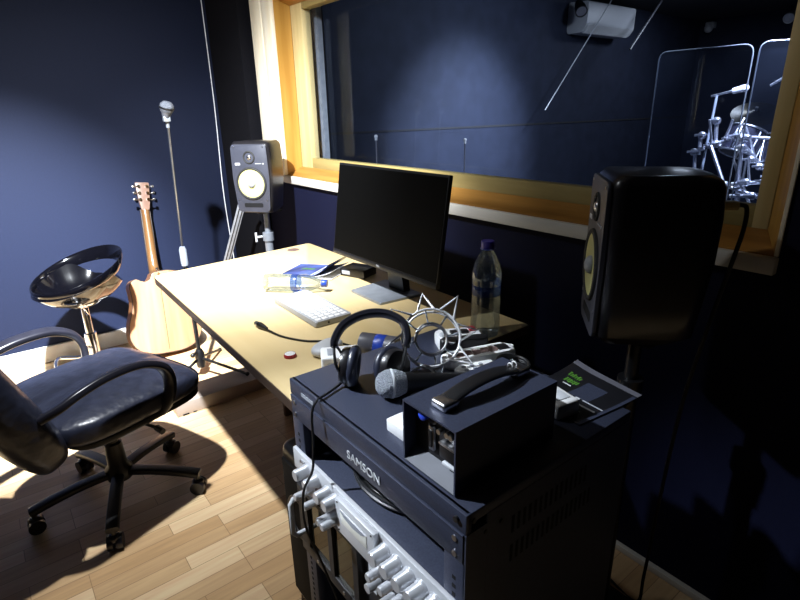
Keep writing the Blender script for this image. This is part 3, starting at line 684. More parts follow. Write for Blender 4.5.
# magazine
mg = thing('magazine', 'blue magazine with curled page lying on the desk behind the bottle', 'magazine', (-1.92, 1.04, DT))
def magp(u, v, lift):
    p = V((-1.965, .905, DT)).lerp(V((-2.05, 1.04, DT)), v).lerp(V((-1.765, 1.02, DT)).lerp(V((-1.86, 1.19, DT)), v), u)
    p.z += .004 + lift * (.001 + .055 * max(0, u - .5) ** 2 * 4); p.x -= lift * .03 * max(0, u - .55); return p
for k, (lf, m_) in enumerate(((0, M['paper']), (.45, M['paper']), (1, M['mag']))):
    b = bmn(); sheet(b, [[magp(i / 14, j / 8, lf) + V((0, 0, k * .0012)) for j in range(9)] for i in range(15)], .0009); obj('page', b, m_, mg, True)
b = bmn()
for k in range(5):
    u0 = .55 + k * .09
    sheet(b, [[magp(u0 + .02 * i / 2, .06 + .85 * j / 6, 1) + V((0, 0, .0029)) for j in range(7)] for i in range(3)], .0003)
obj('print_stripes', b, M['paper'], mg, True)
b = bmn()
for k in range(6): sheet(b, [[magp(.2 + .04 * k + .025 * i, .5 + .12 * j + .03 * (k % 2), 1) + V((0, 0, .0029)) for j in range(2)] for i in range(2)], .0003)
obj('green_print', b, M['green'], mg, True)
# bottles
def bottle(name, label, mt, base, H, R_, lying):
    t = thing(name, label, 'bottle', base)
    prof = [(0, .004), (R_ * .55, 0), (R_ * .92, .004), (R_, .02), (R_, H * .18), (R_ * .95, H * .22), (R_, H * .26), (R_ * .95, H * .30), (R_, H * .34), (R_ * .96, H * .40), (R_ * .96, H * .56), (R_, H * .60), (R_, H * .66), (R_ * .86, H * .76), (R_ * .55, H * .86), (R_ * .36, H * .91), (R_ * .36, H * .955)]
    b = bmn(); lathe(b, prof, 32, mt); obj('body', b, M['pet'], t, True)
    b = bmn(); lathe(b, [(R_ * .968, H * .45), (R_ * .985, H * .455), (R_ * .985, H * .55), (R_ * .968, H * .555)], 32, mt); obj('label_wrap', b, M['label_clear'], t, True)
    b = bmn(); lathe(b, [(R_ * .42, H * .925), (R_ * .43, H * .93), (R_ * .43, H * .995), (R_ * .40, H), (0, H)], 24, mt); obj('cap', b, M['cap_blue'] if not lying else M['blue'], t, True)
    b = bmn(); lathe(b, [(R_ * .44, H * .915), (R_ * .48, H * .917), (R_ * .48, H * .922), (R_ * .44, H * .924)], 24, mt); obj('neck_ring', b, M['blue'], t, True)
    return t
d_ = V((-1.640, .925, 0)) - V((-1.815, .755, 0)); o_ = V((-.012, .014, 0))
bottle('water_bottle', 'clear water bottle with blue label lying on its side on the desk', axis(V((-1.815, .755, DT + .0335)) + o_, d_), (-1.73, .84, DT), d_.length, .033, True)
bottle('water_bottle', 'clear water bottle with dark blue cap standing upright on the desk', axis((-.998, 1.09, DT), (0, 0, 1)), (-.998, 1.09, DT), .285, .043, False)

# ================================================================ LOUDSPEAKERS
def speaker(label, loc, nang, w, d, h):
    t = thing('studio_loudspeaker', label, 'loudspeaker', loc, math.radians(nang + 90), None)   # local -Y is the front
    # cabinet: stacked rounded sections, narrower at the bottom of the front
    b = bmn(); rings = []
    def sec(z, wf, wb, df, db, r=.03):
        return [(x, y, z) for x, y in round_poly([(-wf / 2, -df), (wf / 2, -df), (wb / 2, db), (-wb / 2, db)], [r, r, r * 1.6, r * 1.6], 5)]
    zs = [(0, .78, .02), (.012, .84, .005), (.05 * h, .87, 0), (.25 * h, .93, 0), (.5 * h, .99, 0), (.75 * h, 1, 0), (.93 * h, .97, 0), (h - .012, .95, .004), (h, .89, .016)]
    for z, k, ins in zs: rings.append([b.verts.new(q) for q in sec(z, w * k, w * k * .86, d / 2 - ins, d / 2 - ins - (1 - k) * d * .55)])
    n = len(rings[0])
    for A, B in zip(rings, rings[1:]):
        for i in range(n): b.faces.new((A[i], A[(i + 1) % n], B[(i + 1) % n], B[i]))
    b.faces.new(rings[0][::-1]); b.faces.new(rings[-1])
    cab = obj('cabinet', b, M['satin_black'], t, ang=50)
    F = -d / 2
    b = bmn(); prism(b, round_poly([(-w * .40, .03 * h), (w * .40, .03 * h), (w * .455, .5 * h), (w * .44, .965 * h), (-w * .44, .965 * h), (-w * .455, .5 * h)], .02), d / 2 - .002, d / 2 + .007, RX(PI / 2), bevel=.003)
    baf = obj('baffle', b, M['grille_grey'], t)
    F -= .007
    wz, wr = .43 * h, .076
    b = bmn(); torus(b, (0, F - .001, wz), (0, 1, 0), wr, .0065, 40, 8); obj('woofer_surround', b, M['rubber'], t)
    b = bmn(); lathe(b, [(wr - .004, 0), (.058, .001), (.03, -.010), (.018, -.012), (0, -.012)], 36, axis((0, F - .003, wz), (0, -1, 0))); co_ = obj('woofer_cone', b, M['kevlar'], t)
    for v in co_.data.vertices: v.co.y = min(v.co.y, F - .0006)
    b = bmn(); ball(b, (0, F - .002, wz), (.021, .014, .021)); obj('dust_cap', b, M['greyprint'], t)
    tz = .79 * h
    b = bmn(); torus(b, (0, F - .001, tz), (0, 1, 0), .028, .004, 28, 8); obj('tweeter_ring', b, M['rubber'], t)
    b = bmn(); ball(b, (0, F, tz), (.013, .008, .013)); obj('tweeter_dome', b, M['steel'], t)
    b = bmn(); prism(b, round_poly([(-.052, .095 * h), (.052, .095 * h), (.052, .155 * h), (-.052, .155 * h)], .009), -F - .002, -F + .0008, RX(PI / 2)); obj('bass_port', b, M['black_matte'], t)
    b = bmn(); box(b, (-w * .30, F - .0005, .70 * h), (.026, .002, .010)); obj('badge', b, M['white'], t)
    b = bmn(); box(b, (w * .22, F - .0005, .705 * h), (.034, .002, .004)); obj('lettering_strip', b, M['greyprint'], t)
    b = bmn(); cyl(b, (w * .34, F + .001, .705 * h), (w * .34, F - .002, .705 * h), .003, seg=10); obj('indicator', b, M['white'], t)
    for sx in (-1, 1):
        for z in (.93, .20): 
            b = bmn(); cyl(b, (sx * w * .36, F + .001, z * h), (sx * w * .36, F - .0015, z * h), .0035, seg=10); obj('screw', b, M['steel'], t)
    return t
M['grille_grey'] = mat('slate_baffle', (.040, .043, .060), .45, var=.1)
LS, RS = (-2.705, 1.185, .893), (-.558, 1.135, .888)
spl = speaker('studio loudspeaker with pale yellow cone by the corner, beyond the far end of the desk', LS, -50, .218, .215, .36)
spr = speaker('studio loudspeaker seen from its side, in front of the right end of the window', RS, -139, .222, .228, .365)
b = bmn(); tube(b, [(-.455, 1.225, 1.183), (-.430, 1.238, 1.184), (-.421, 1.24, 1.175), (-.420, 1.24, 1.135), (-.428, 1.24, 1.07), (-.455, 1.24, .88), (-.478, 1.24, .68), (-.49, 1.24, .40), (-.50, 1.25, .12), (-.51, 1.25, .005), (-.62, 1.27, .005)], .0045, 8, smooth=6); obj('power_cable', b, M['rubber'], spr, True)
b = bmn(); box(b, (-.452, 1.222, 1.183), (.04, .026, .018), RZ(math.radians(41)), bevel=.005); obj('plug', b, M['yellow'], spr, True, label='pale plug at the cabinet back')
def stand(label, loc, top, m):
    t = thing('speaker_stand', label, 'stand', (loc[0], loc[1], 0))
    b = bmn(); prism(b, round_poly([(-.10, -.10), (.10, -.10), (.10, .10), (-.10, .10)], .02), 0, .012, bevel=.003); obj('base', b, M['black'], t)
    b = bmn(); cyl(b, (0, 0, .012), (0, 0, top - .16), .022); obj('lower_tube', b, m, t)
    b = bmn(); cyl(b, (0, 0, top - .17), (0, 0, top - .125), .030); obj('collar', b, m, t)
    b = bmn(); cyl(b, (0, 0, top - .13), (0, 0, top - .01), .016); obj('upper_tube', b, m, t)
    b = bmn(); cyl(b, (-.014, -.030, top - .147), (-.02, -.062, top - .147), .006); cyl(b, (-.021, -.062, top - .172), (-.021, -.062, top - .122), .006); obj('knob', b, M['greywhite'], t)
    b = bmn(); box(b, (0, 0, top - .005), (.13, .13, .010), bevel=.003); obj('top_plate', b, M['black'], t)
stand('grey pole stand with wing knob holding the loudspeaker by the corner', (-2.715, 1.195), .893, M['grey_metal'])
stand('black stand holding the side-on loudspeaker behind the rack', (-.565, 1.14), .888, M['black'])

# ================================================================ MICROPHONE STAND
mx, my = -2.80, .755
mst = thing('microphone_stand', 'tall straight microphone stand with black tripod beyond the desk', 'microphone stand', (mx, my, 0))
b = bmn(); cyl(b, (mx, my, .06), (mx, my, .66), .011); obj('lower_tube', b, M['black'], mst, True)
b = bmn(); lathe(b, [(0, .645), (.017, .645), (.019, .66), (.018, .73), (.012, .745), (0, .745)], 20, Matrix.Translation((mx, my, 0))); obj('clutch', b, M['grey_metal'], mst, True)
b = bmn(); cyl(b, (mx, my, .73), (mx + .050, my + .010, 1.335), .0055); obj('upper_rod', b, M['steel'], mst, True)
b = bmn(); lathe(b, [(0, .06), (.022, .06), (.026, .09), (.026, .14), (.016, .165), (0, .165)], 18, Matrix.Translation((mx, my, 0))); obj('hub', b, M['black'], mst, True)
b = bmn(); cyl(b, (mx + .02, my - .02, .16), (mx + .045, my - .045, .16), .007); ball(b, (mx + .05, my - .05, .16), .013); obj('knob', b, M['black'], mst, True)
for ex_, ey_, ez_ in ((-2.50, .90, .083), (-2.67, .47, .012), (-3.06, .95, .012)):
    b = bmn(); tube(b, [(mx, my, .115), (ex_, ey_, ez_)], .008, 8); lg_ = obj('leg', b, M['black'], mst, True)
    b = bmn(); ball(b, (ex_, ey_, ez_), .0115); obj('rubber_foot', b, M['rubber'], lg_, True)
b = bmn(); tube(b, [(mx + .050, my + .010, 1.33), (mx + .053, my + .010, 1.35), (mx + .058, my + .007, 1.363)], .008, 8); box(b, (mx + .058, my + .007, 1.369), (.03, .03, .026), bevel=.004); obj('clip', b, M['grey_metal'], mst, True)
mc = thing('stage_microphone', 'silver headed microphone clipped on top of the tall stand', 'microphone', (mx + .058, my + .007, 1.381))
md = V((.30, .16, 1)).normalized(); mt = axis(V((mx + .057, my + .006, 1.375)), md)
b = bmn(); lathe(b, [(0, -.012), (.012, -.012), (.0165, .0), (.0205, .016), (.0255, .026), (0, .026)], 22, mt); obj('body', b, M['mic_body'], mc, True)
b = bmn(); lathe(b, [(.026, .026), (.030, .034), (.032, .046), (.030, .06), (.018, .072), (0, .075)], 24, mt); obj('grille', b, M['mic_mesh'], mc, True)
b = bmn(); lathe(b, [(.0315, .040), (.0335, .042), (.0335, .047), (.0315, .049)], 24, mt); obj('grille_band', b, M['black'], mc, True)

# ================================================================ GUITAR
gt = bpy.data.objects.new('acoustic_guitar', None); COL.objects.link(gt)
tag(gt, 'acoustic guitar with pale wooden back leaning on the blue wall', 'guitar')
base = V((-3.165, .686, .036)); gv = (V((-3.470, .77, 1.0)) - V((-3.165, .672, 0))).normalized()
gw = V((1, 0, 0)); gw = (gw - gv * gw.dot(gv)).normalized(); gu_ = gv.cross(gw)
Mg = Matrix((gu_, gv, gw)).transposed().to_4x4(); Mg.translation = base
gt.matrix_basis = Mg @ Matrix.Scale(1.04, 4)       # local: x to the side, y along the neck, z out of the back
half = [(0, .0), (.09, .006), (.155, .035), (.190, .085), (.197, .14), (.185, .20), (.158, .26), (.146, .30), (.150, .345), (.158, .39), (.150, .43), (.115, .462), (.07, .475), (.03, .478)]
cut = [(-.03, .470), (-.045, .445), (-.065, .425), (-.095, .425), (-.125, .440), (-.150, .428), (-.163, .40), (-.160, .365), (-.158, .31), (-.168, .26), (-.187, .20), (-.197, .14), (-.190, .085), (-.155, .035), (-.09, .006)]
outl = [(p.x, p.y) for p in smooth_pts([(x, y, 0) for x, y in half + cut], 4, True)]
b = bmn(); prism(b, outl, -.098, .0); obj('body', b, M['guitar_side'], gt)
b = bmn(); inn = [(x * .985, .24 + (y - .24) * .985) for x, y in outl]; prism(b, inn, .0002, .004, bevel=.002); obj('back_plate', b, M['guitar'], gt)
b = bmn(); tube(b, [(x * .995, .24 + (y - .24) * .995, .0015) for x, y in outl], .0022, 6, True); obj('binding', b, M['ebony'], gt)
b = bmn(); bx2(b, (-.0015, .02, .003), (.0015, .465, .0045)); obj('seam_strip', b, M['neck'], gt)
b = bmn()
secs = [(.455, .027, .010), (.475, .027, .002), (.49, .027, -.045), (.52, .0265, -.062), (.60, .025, -.064), (.80, .0215, -.068), (.825, .0215, -.066), (.845, .023, -.070)]
rings = []
for y, w_, zt_ in secs:
    rings.append([b.verts.new((w_ * math.cos(t), y, -.088 + (zt_ + .088) * math.sin(t))) for t in [PI * k / 10 for k in range(11)]])
for A, B in zip(rings, rings[1:]):
    for k in range(10): b.faces.new((A[k], A[k + 1], B[k + 1], B[k]))
    b.faces.new((A[10], A[0], B[0], B[10]))
b.faces.new(rings[0]); b.faces.new(rings[-1][::-1]); obj('neck', b, M['neck'], gt)
b = bmn(); bx2(b, (-.027, .40, -.104), (.027, .845, -.089)); obj('fretboard', b, M['ebony'], gt)
b = bmn(); prism(b, round_poly([(-.020, .84), (.020, .84), (.028, .885), (.038, 1.00), (-.038, 1.00), (-.028, .885)], [.006, .006, .006, .006, .006, .006]), -.088, -.071, bevel=.002); obj('headstock', b, M['guitar_side_light'] if 'guitar_side_light' in M else M['neck'], gt)
for sx in (-1, 1):
    for k in range(3):
        y = .90 + k * .038
        b = bmn(); cyl(b, (sx * .022, y, -.071), (sx * .022, y, -.062), .009, seg=14); cyl(b, (sx * .022, y, -.066), (sx * .046, y, -.066), .0035, seg=10); tn = obj('tuner', b, M['chrome'], gt)
        b = bmn(); box(b, (sx * .052, y, -.066), (.014, .017, .009), bevel=.003); obj('tuner_button', b, M['chrome'], tn)
b = bmn(); cyl(b, (0, .478, -.02), (0, .49, -.02), .006, seg=12); ball(b, (0, .49, -.02), .008); obj('strap_button', b, M['chrome'], gt)

# grey grooved bar leaning in the corner
lb = thing('grooved_bar', 'long grey grooved bar leaning in the corner behind the microphone stand', 'bar', (-3.5, 1.08, 0))
pA, pB = V((-3.555, 1.07, .012)), V((-2.93, 1.17, .95))
dd = (pB - pA).normalized(); sdv = V((.4, .9, 0)); sdv = (sdv - dd * sdv.dot(dd)).normalized()
mtb = Matrix((sdv, dd, sdv.cross(dd))).transposed().to_4x4(); mtb.translation = pA; Lb = (pB - pA).length
b = bmn(); bx2(b, (-.02, .012, -.008), (.02, Lb, .008), .002); bmesh.ops.transform(b, matrix=mtb, verts=b.verts[:]); obj('bar', b, M['greyprint'], lb, True)
for x in (-.009, .009):
    b = bmn(); bx2(b, (x - .002, .02, -.0095), (x + .003, Lb - .01, .0095)); bmesh.ops.transform(b, matrix=mtb, verts=b.verts[:]); obj('groove', b, M['rubber'], lb, True)
# white cord in the corner
b = bmn(); tube(b, [(XL + .012, 1.305, CZ), (XL + .012, 1.306, 1.5), (XL + .014, 1.29, .9), (XL + .02, 1.30, .45), (XL + .03, 1.30, .10)], .0032, 8, smooth=8)
solo('wall_cord', b, M['cordwhite'], 'thin white cord running down the corner of the blue wall', 'cord', (XL + .012, 1.30, .1))

# ================================================================ BAR STOOL
sxx, syy = -3.0, .285
stl = thing('bar_stool', 'black bucket bar stool on a chrome column by the blue wall', 'stool', (sxx, syy, 0), math.radians(20))
b = bmn(); lathe(b, [(0, .0), (.205, 0), (.205, .006), (.17, .014), (.07, .03), (.035, .05), (.030, .08), (0, .08)], 40); obj('base', b, M['chrome'], stl)
b = bmn(); cyl(b, (0, 0, .07), (0, 0, .33), .029); obj('outer_column', b, M['chrome'], stl)
b = bmn(); cyl(b, (0, 0, .31), (0, 0, .50), .019); obj('inner_column', b, M['chrome'], stl)
b = bmn(); tube(b, [(.028, 0, .20), (.06, -.06, .20), (.13, -.12, .20), (.0, -.185, .20), (-.13, -.12, .20), (-.06, -.06, .20), (-.028, 0, .20)], .009, 10, smooth=8); obj('footrest', b, M['chrome'], stl)
b = bmn(); tube(b, [(.0, 0, .485), (.08, -.04, .487), (.15, -.06, .475)], .005, 8, smooth=4); obj('lever', b, M['chrome'], stl)
b = bmn(); lathe(b, [(0, .488), (.07, .488), (.085, .500), (.10, .512), (0, .512)], 32); obj('seat_plate', b, M['chrome'], stl)
S0 = .512
def rimz(t): return S0 + .085 + .135 * (.5 + .5 * math.cos(t)) ** 1.15      # t=0 is the back (+y)
def bowl(t, s):      # s 0..1 from centre to edge
    back = .5 + .5 * math.cos(t); R1 = .197 - .012 * back
    rh = .085 + .135 * back ** 1.15 - .014; g = min(1, max(0, (back - .62) / .30)); g = g * g * (3 - 2 * g); top = rh * (1 - g) + .088 * g
    return V((math.sin(t) * R1 * s, math.cos(t) * R1 * s - .0, S0 + top * s ** 3.2))
b = bmn(); NT, NS = 48, 12
def shell(bm, fn, NT, NS, th):
    up = [[bm.verts.new(fn(2 * PI * i / NT, max(j, .02) / NS)) for j in range(NS + 1)] for i in range(NT)]
    dn = [[bm.verts.new(fn(2 * PI * i / NT, max(j, .02) / NS) + V((math.sin(2 * PI * i / NT) * th * .8 * (j / NS), math.cos(2 * PI * i / NT) * th * .8 * (j / NS), -th))) for j in range(NS + 1)] for i in range(NT)]
    for i in range(NT):
        k = (i + 1) % NT
        for j in range(NS): bm.faces.new((up[i][j], up[k][j], up[k][j + 1], up[i][j + 1])); bm.faces.new((dn[i][j], dn[i][j + 1], dn[k][j + 1], dn[k][j]))
        bm.faces.new((up[i][NS], up[k][NS], dn[k][NS], dn[i][NS]))
    bm.faces.new([up[i][0] for i in range(NT)]); bm.faces.new([dn[i][0] for i in range(NT)][::-1])
shell(b, bowl, NT, NS, .014); obj('seat', b, M['gloss_black'], stl, ang=60)
b = bmn(); rings = []
for i in range(NT):
    t = 2 * PI * i / NT; back = .5 + .5 * math.cos(t); hh = .016 + .022 * back; rr = .198 + .012 * back
    c = V((math.sin(t) * rr, math.cos(t) * rr, rimz(t) - .0)); o = V((math.sin(t), math.cos(t), 0))
    rings.append([b.verts.new(c + o * (.0075 * math.cos(a) + .25 * hh * math.sin(a)) + V((0, 0, hh * math.sin(a) - hh * .5))) for a in [2 * PI * k / 10 for k in range(10)]])
for i in range(NT):
    A, B = rings[i], rings[(i + 1) % NT]
    for k in range(10): b.faces.new((A[k], A[(k + 1) % 10], B[(k + 1) % 10], B[k]))
obj('back_band', b, M['gloss_black'], stl, ang=60)

# ================================================================ OFFICE CHAIR
chx, chy = -2.0, .18
oc = thing('office_chair', 'black leather office chair on casters in front of the desk', 'chair', (chx, chy, 0), math.radians(20))
for k in range(5):
    a = math.radians(35 + 72 * k); c, s = math.cos(a), math.sin(a)
    b = bmn(); tube(b, [(c * .03, s * .03, .115), (c * .12, s * .12, .112), (c * .22, s * .22, .098), (c * .295, s * .295, .082)], 1, smooth=3, flat=(.021, .013)); lg_ = obj('leg', b, M['black'], oc)
    b = bmn(); cx_, cy_ = c * .285, s * .285
    for e in (-1, 1): cyl(b, (cx_ - s * .006 * e, cy_ + c * .006 * e, .027), (cx_ - s * .024 * e, cy_ + c * .024 * e, .027), .027, seg=20)
    cyl(b, (cx_, cy_, .03), (cx_, cy_, .085), .009); cushion(b, (cx_, cy_, .045), (.02, .02, .014), 3, n=6); obj('caster', b, M['arm'], lg_)
b = bmn(); lathe(b, [(0, .09), (.045, .09), (.048, .13), (.034, .15), (.030, .24), (.02, .245), (.02, .36), (0, .36)], 24); obj('gas_column', b, M['black'], oc)
b = bmn(); box(b, (0, -.02, .375), (.20, .24, .045), bevel=.012); obj('mechanism', b, M['black'], oc)
b = bmn(); tube(b, [(.08, .02, .37), (.18, .03, .365), (.24, .04, .36)], .006, 8); tube(b, [(.24, .04, .36), (.275, .04, .355)], .011, 8); obj('lever', b, M['black'], oc)
b = bmn(); cushion(b, (0, .03, .405), (.245, .245, .022), 5, n=14); obj('seat_shell', b, M['black'], oc)
b = bmn()
def seat_pt(q):
    return q
cushion(b, (-.01, .02, .452), (.262, .275, .058), 4.2, n=26, puff=.022)
for v in b.verts:
    x, y = v.co.x + .01, v.co.y - .02
    if v.co.z > .455:
        v.co.z -= .006 * math.exp(-((x) / .006) ** 2 / 8) + .007 * math.exp(-((y - .10) / .010) ** 2)
        v.co.z -= .05 * max(0, (y - .15) / .13) ** 2
obj('seat', b, M['leather'], oc, ang=75)
for x in (-.262, .262):
    pass
b = bmn()
for v in [0]:
    mtk = Matrix.Translation((0, -.365, .645)) @ RX(math.radians(22))
    cushion(b, (0, 0, 0), (.255, .078, .335), 3.4, mtk, n=24)
for v in b.verts:
    pass
obj('backrest', b, M['leather'], oc, ang=75)
b = bmn(); tube(b, [(0, -.05, .365), (0, -.18, .362), (0, -.25, .38), (0, -.29, .43)], 1, smooth=5, flat=(.035, .009)); obj('back_bracket', b, M['black'], oc)
for sx in (-1, 1):
    b = bmn(); X_ = .285 if sx > 0 else -.275
    tube(b, [(X_ - sx * .04, -.29, .575), (X_ - sx * .008, -.25, .60), (X_, -.2, .62), (X_, -.12, .635), (X_, -.03, .635), (X_, .03, .62), (X_ - sx * .004, .08, .585), (X_ - sx * .010, .10, .53), (X_ - sx * .020, .09, .46), (X_ - sx * .05, .07, .41)], 1, smooth=6, flat=(.021, .013)); obj('armrest', b, M['arm'], oc, ang=60)

# ================================================================ ROOM BEHIND THE WINDOW
ac = thing('air_conditioner', 'off white wall air conditioner high in the room behind the window', 'air conditioner', (-3.48, 5.4, 2.06))
b = bmn(); prism(b, round_poly([(-3.598, 2.07), (-3.43, 2.07), (-3.375, 2.14), (-3.37, 2.34), (-3.598, 2.35)], .02), -5.82, -4.97, RX(PI / 2), bevel=.008); obj('housing', b, M['ac'], ac, True)
b = bmn(); prism(b, [(-3.45, 2.066), (-3.428, 2.066), (-3.372, 2.136), (-3.39, 2.14)], -5.78, -5.01, RX(PI / 2)); obj('louvre', b, M['white'], ac, True)
def spot(label, p, d, m):
    t = thing('spot_lamp', label, 'lamp', p)
    mt = axis(p, d); b = bmn(); lathe(b, [(0, -.09), (.035, -.09), (.05, -.02), (.055, .06), (.047, .06), (.04, .02), (0, .0)], 20, mt); obj('housing', b, m, t, True)
    b = bmn(); lathe(b, [(0, .045), (.045, .05), (.045, .056), (0, .056)], 20, mt); obj('lens', b, M['steel'], t, True)
    b = bmn(); tube(b, [V(p), V(p) + V((.0, 0, .06)), (p[0], p[1], 2.399)], .008, 8); obj('bracket', b, M['black'], t, True)
spot('dark ceiling spot lamp beside the air conditioner', (-3.33, 4.78, 2.25), (.6, -.5, -.6), M['black'])
spot('pale ceiling spot lamp at the right of the far ceiling', (-2.5, 7.5, 2.28), (.1, -1, -.4), M['white'])
sc = thing('security_camera', 'small white camera high in the far corner behind the window', 'camera', (-3.45, 7.72, 2.30))
b = bmn(); ball(b, (-3.45, 7.70, 2.285), .05); obj('dome', b, M['white'], sc, True); b = bmn(); bx2(b, (-3.50, 7.70, 2.29), (-3.40, 7.799, 2.36), .01); obj('mount', b, M['white'], sc, True)
b = bmn(); tube(b, [(-3.25, 5.21, 2.399), (-3.25, 4.73, 1.88), (-3.25, 4.252, 1.362)], .0045, 6, smooth=4); solo('hanging_wire', b, M['cordwhite'], 'thin white wire running diagonally down from the ceiling beyond the window', 'wire', (-3.25, 4.7, 1.362))
b = bmn(); tube(b, [(-3.2, 5.99, 2.402), (-3.2, 5.49, 1.92)], .012, 8); solo('slanted_rod', b, M['canister'], 'grey rod slanting down from the ceiling beside the air conditioner', 'rod', (-3.2, 5.7, 1.92))
b = bmn(); bx2(b, (XL, 1.70, 1.222), (XL + .006, 7.79, 1.238)); struct('trim_2', b, M['live_floor'], 'dark seam strip along the wall beyond the window')
def add_glint_stand(label, x, y, z):  # added stand, its pale tip stands in for a glint in the window
    t = thing('glint_stand', label, 'microphone stand', (x, y, 0))
    b = bmn(); cyl(b, (x, y, .015), (x, y, z), .005, seg=10)
    for k in range(3):
        an = 2 * PI * k / 3 + .4; tube(b, [(x, y, .15), (x + .16 * math.cos(an), y + .16 * math.sin(an), .008)], .006, 8)
    obj('pole', b, M['canister'], t, True)
    b = bmn(); cyl(b, (x, y, z - .02), (x, y, z), .010, seg=12); ball(b, (x, y, z + .006), .014); obj('glint_tip', b, M['skin'], t, True)
add_glint_stand('glint in the window imitated by the pale tip of an added thin stand, nearer the left jamb', -3.25, 2.33, 1.205)
add_glint_stand('glint in the window imitated by the pale tip of an added thin stand, above the monitor middle', -3.0, 2.98, 1.158)
# acrylic drum shields
def shield(label, p0, p1, zt_, group=None):
    p0, p1 = V((*p0, 0)), V((*p1, 0)); d = (p1 - p0); L = d.length; ang = math.atan2(d.y, d.x)
    t = thing('drum_shield', label, 'drum shield', p0.lerp(p1, .5), ang)
    pts = round_poly([(-L / 2, .012), (L / 2, .012), (L / 2, zt_), (-L / 2, zt_)], [.01, .01, .06, .06])
    b = bmn(); prism(b, pts, -.005, .005, RX(PI / 2)); obj('sheet', b, M['acrylic'], t)
    b = bmn(); tube(b, [(x, 0, z) for x, z in pts], .005, 6, True); obj('edge', b, M['acrylic_edge'], t)
    b = bmn()
    for x in (-L * .35, L * .35): bx2(b, (x - .02, -.12, 0), (x + .02, .12, .014))
    obj('foot', b, M['black'], t)
shield('clear acrylic drum shield, left panel before the chrome drum rack', (-2.10, 4.0), (-1.505, 4.02), 1.735)
shield('clear acrylic drum shield, right panel partly behind the window jamb', (-1.475, 4.03), (-.98, 4.32), 1.745)
# drum rack (tubes at their real places around the kit)
dr = thing('drum_rack', 'chrome tube drum rack with clamps behind the clear shields', 'drum rack', (-1.75, 4.6, 0))
def pipe(a, c, r=.014, nm='tube'):
    b = bmn(); cyl(b, a, c, r, seg=14); obj(nm, b, M['drum_chrome'], dr, True)
T = [((-2.03, 4.62, 1.02), (-1.73, 4.60, 1.15)), ((-1.73, 4.60, 1.15), (-1.45, 4.75, .80)), ((-2.02, 4.62, 1.01), (-1.88, 4.55, .0)), ((-1.63, 4.4, .82), (-1.33, 4.42, .865)), ((-1.62, 4.38, .735), (-1.35, 4.4, .765)), ((-1.41, 4.5, .94), (-1.53, 4.48, .0)), ((-1.69, 4.6, 1.20), (-1.585, 4.58, .0)), ((-1.87, 4.52, 1.08), (-1.71, 4.48, .80)), ((-1.66, 4.7, 1.14), (-1.46, 4.72, 1.13)), ((-2.0, 4.62, 1.16), (-1.99, 4.62, 1.0)), ((-1.89, 4.6, 1.26), (-1.865, 4.6, 1.06)), ((-1.71, 4.48, .80), (-1.33, 4.45, .70))]
for a, c in T: pipe(a, c)
for p in ((-2.03, 4.62, 1.02), (-1.99, 4.62, 1.15), (-1.87, 4.6, 1.09), (-1.89, 4.6, 1.26), (-1.73, 4.6, 1.15), (-1.68, 4.6, 1.07), (-1.62, 4.65, .98), (-1.56, 4.68, .93), (-1.46, 4.73, .84), (-1.54, 4.41, .84), (-1.40, 4.41, .86), (-1.48, 4.39, .75), (-1.66, 4.6, 1.14), (-1.71, 4.48, .80), (-1.43, 4.5, .88)):
    b = bmn(); cushion(b, p, (.027, .025, .028), 3, n=4); cyl(b, (p[0] - .045, p[1] - .02, p[2]), (p[0] + .04, p[1] - .03, p[2] + .01), .010, seg=10); obj('clamp', b, M['drum_chrome'], dr, True)
for x, y, z in ((-1.97, 4.62, 1.045), (-1.93, 4.61, 1.065), (-1.80, 4.6, 1.12), (-1.65, 4.63, 1.03), (-1.59, 4.66, .96), (-1.51, 4.71, .88), (-1.45, 4.4, .85), (-1.56, 4.39, .745), (-1.42, 4.39, .76), (-1.66, 4.47, .79), (-1.60, 4.47, .775)):
    b = bmn(); cyl(b, (x, y - .02, z), (x + .01, y - .055, z + .015), .007, seg=8); box(b, (x + .01, y - .06, z + .015), (.04, .006, .014), bevel=.002); obj('wing_bolt', b, M['drum_chrome'], dr, True)
for a, c in (((-1.88, 4.55, 1.10), (-1.90, 4.50, 1.27)), ((-1.80, 4.60, 1.14), (-1.77, 4.58, 1.27)), ((-1.75, 4.60, 1.15), (-1.72, 4.66, 1.28)), ((-1.58, 4.67, .95), (-1.70, 4.66, 1.22)), ((-1.52, 4.41, .85), (-1.56, 4.42, 1.02)), ((-1.44, 4.40, .85), (-1.40, 4.44, .98))): pipe(a, c, .009, 'arm')
def drum(label, c, ax, r, h):
    t = thing('drum', label, 'drum', c)
    mt = axis(c, ax); b = bmn(); cyl(b, mt @ V((0, 0, 0)), mt @ V((0, 0, h)), r, seg=32); obj('shell', b, M['drumshell'], t, True)
    for z in (.0, h):
        b = bmn(); torus(b, mt @ V((0, 0, z)), ax, r + .004, .008, 36, 8); obj('hoop', b, M['drum_chrome'], t, True)
    for k in range(6):
        a = 2 * PI * k / 6; b = bmn(); cyl(b, mt @ V(((r + .008) * math.cos(a), (r + .008) * math.sin(a), .02)), mt @ V(((r + .008) * math.cos(a), (r + .008) * math.sin(a), h - .02)), .006, seg=8); obj('lug', b, M['drum_chrome'], t, True)
    if r < .2:
        b = bmn(); tube(b, [mt @ V((0, -.0, .0)), mt @ V((0, 0, -.05)), (-1.62, 4.90, .545)], .012, 10); obj('tom_arm', b, M['drum_chrome'], t, True)
    b = bmn(); cyl(b, mt @ V((0, 0, h - .004)), mt @ V((0, 0, h + .002)), r - .006, seg=32); obj('head', b, M['skin'] if r < .19 else M['drumshell'], t, True)
drum('small dark tom drum with chrome hoops on the left of the drum rack', (-1.80, 4.85, 1.0), (.15, .35, .9), .13, .2)
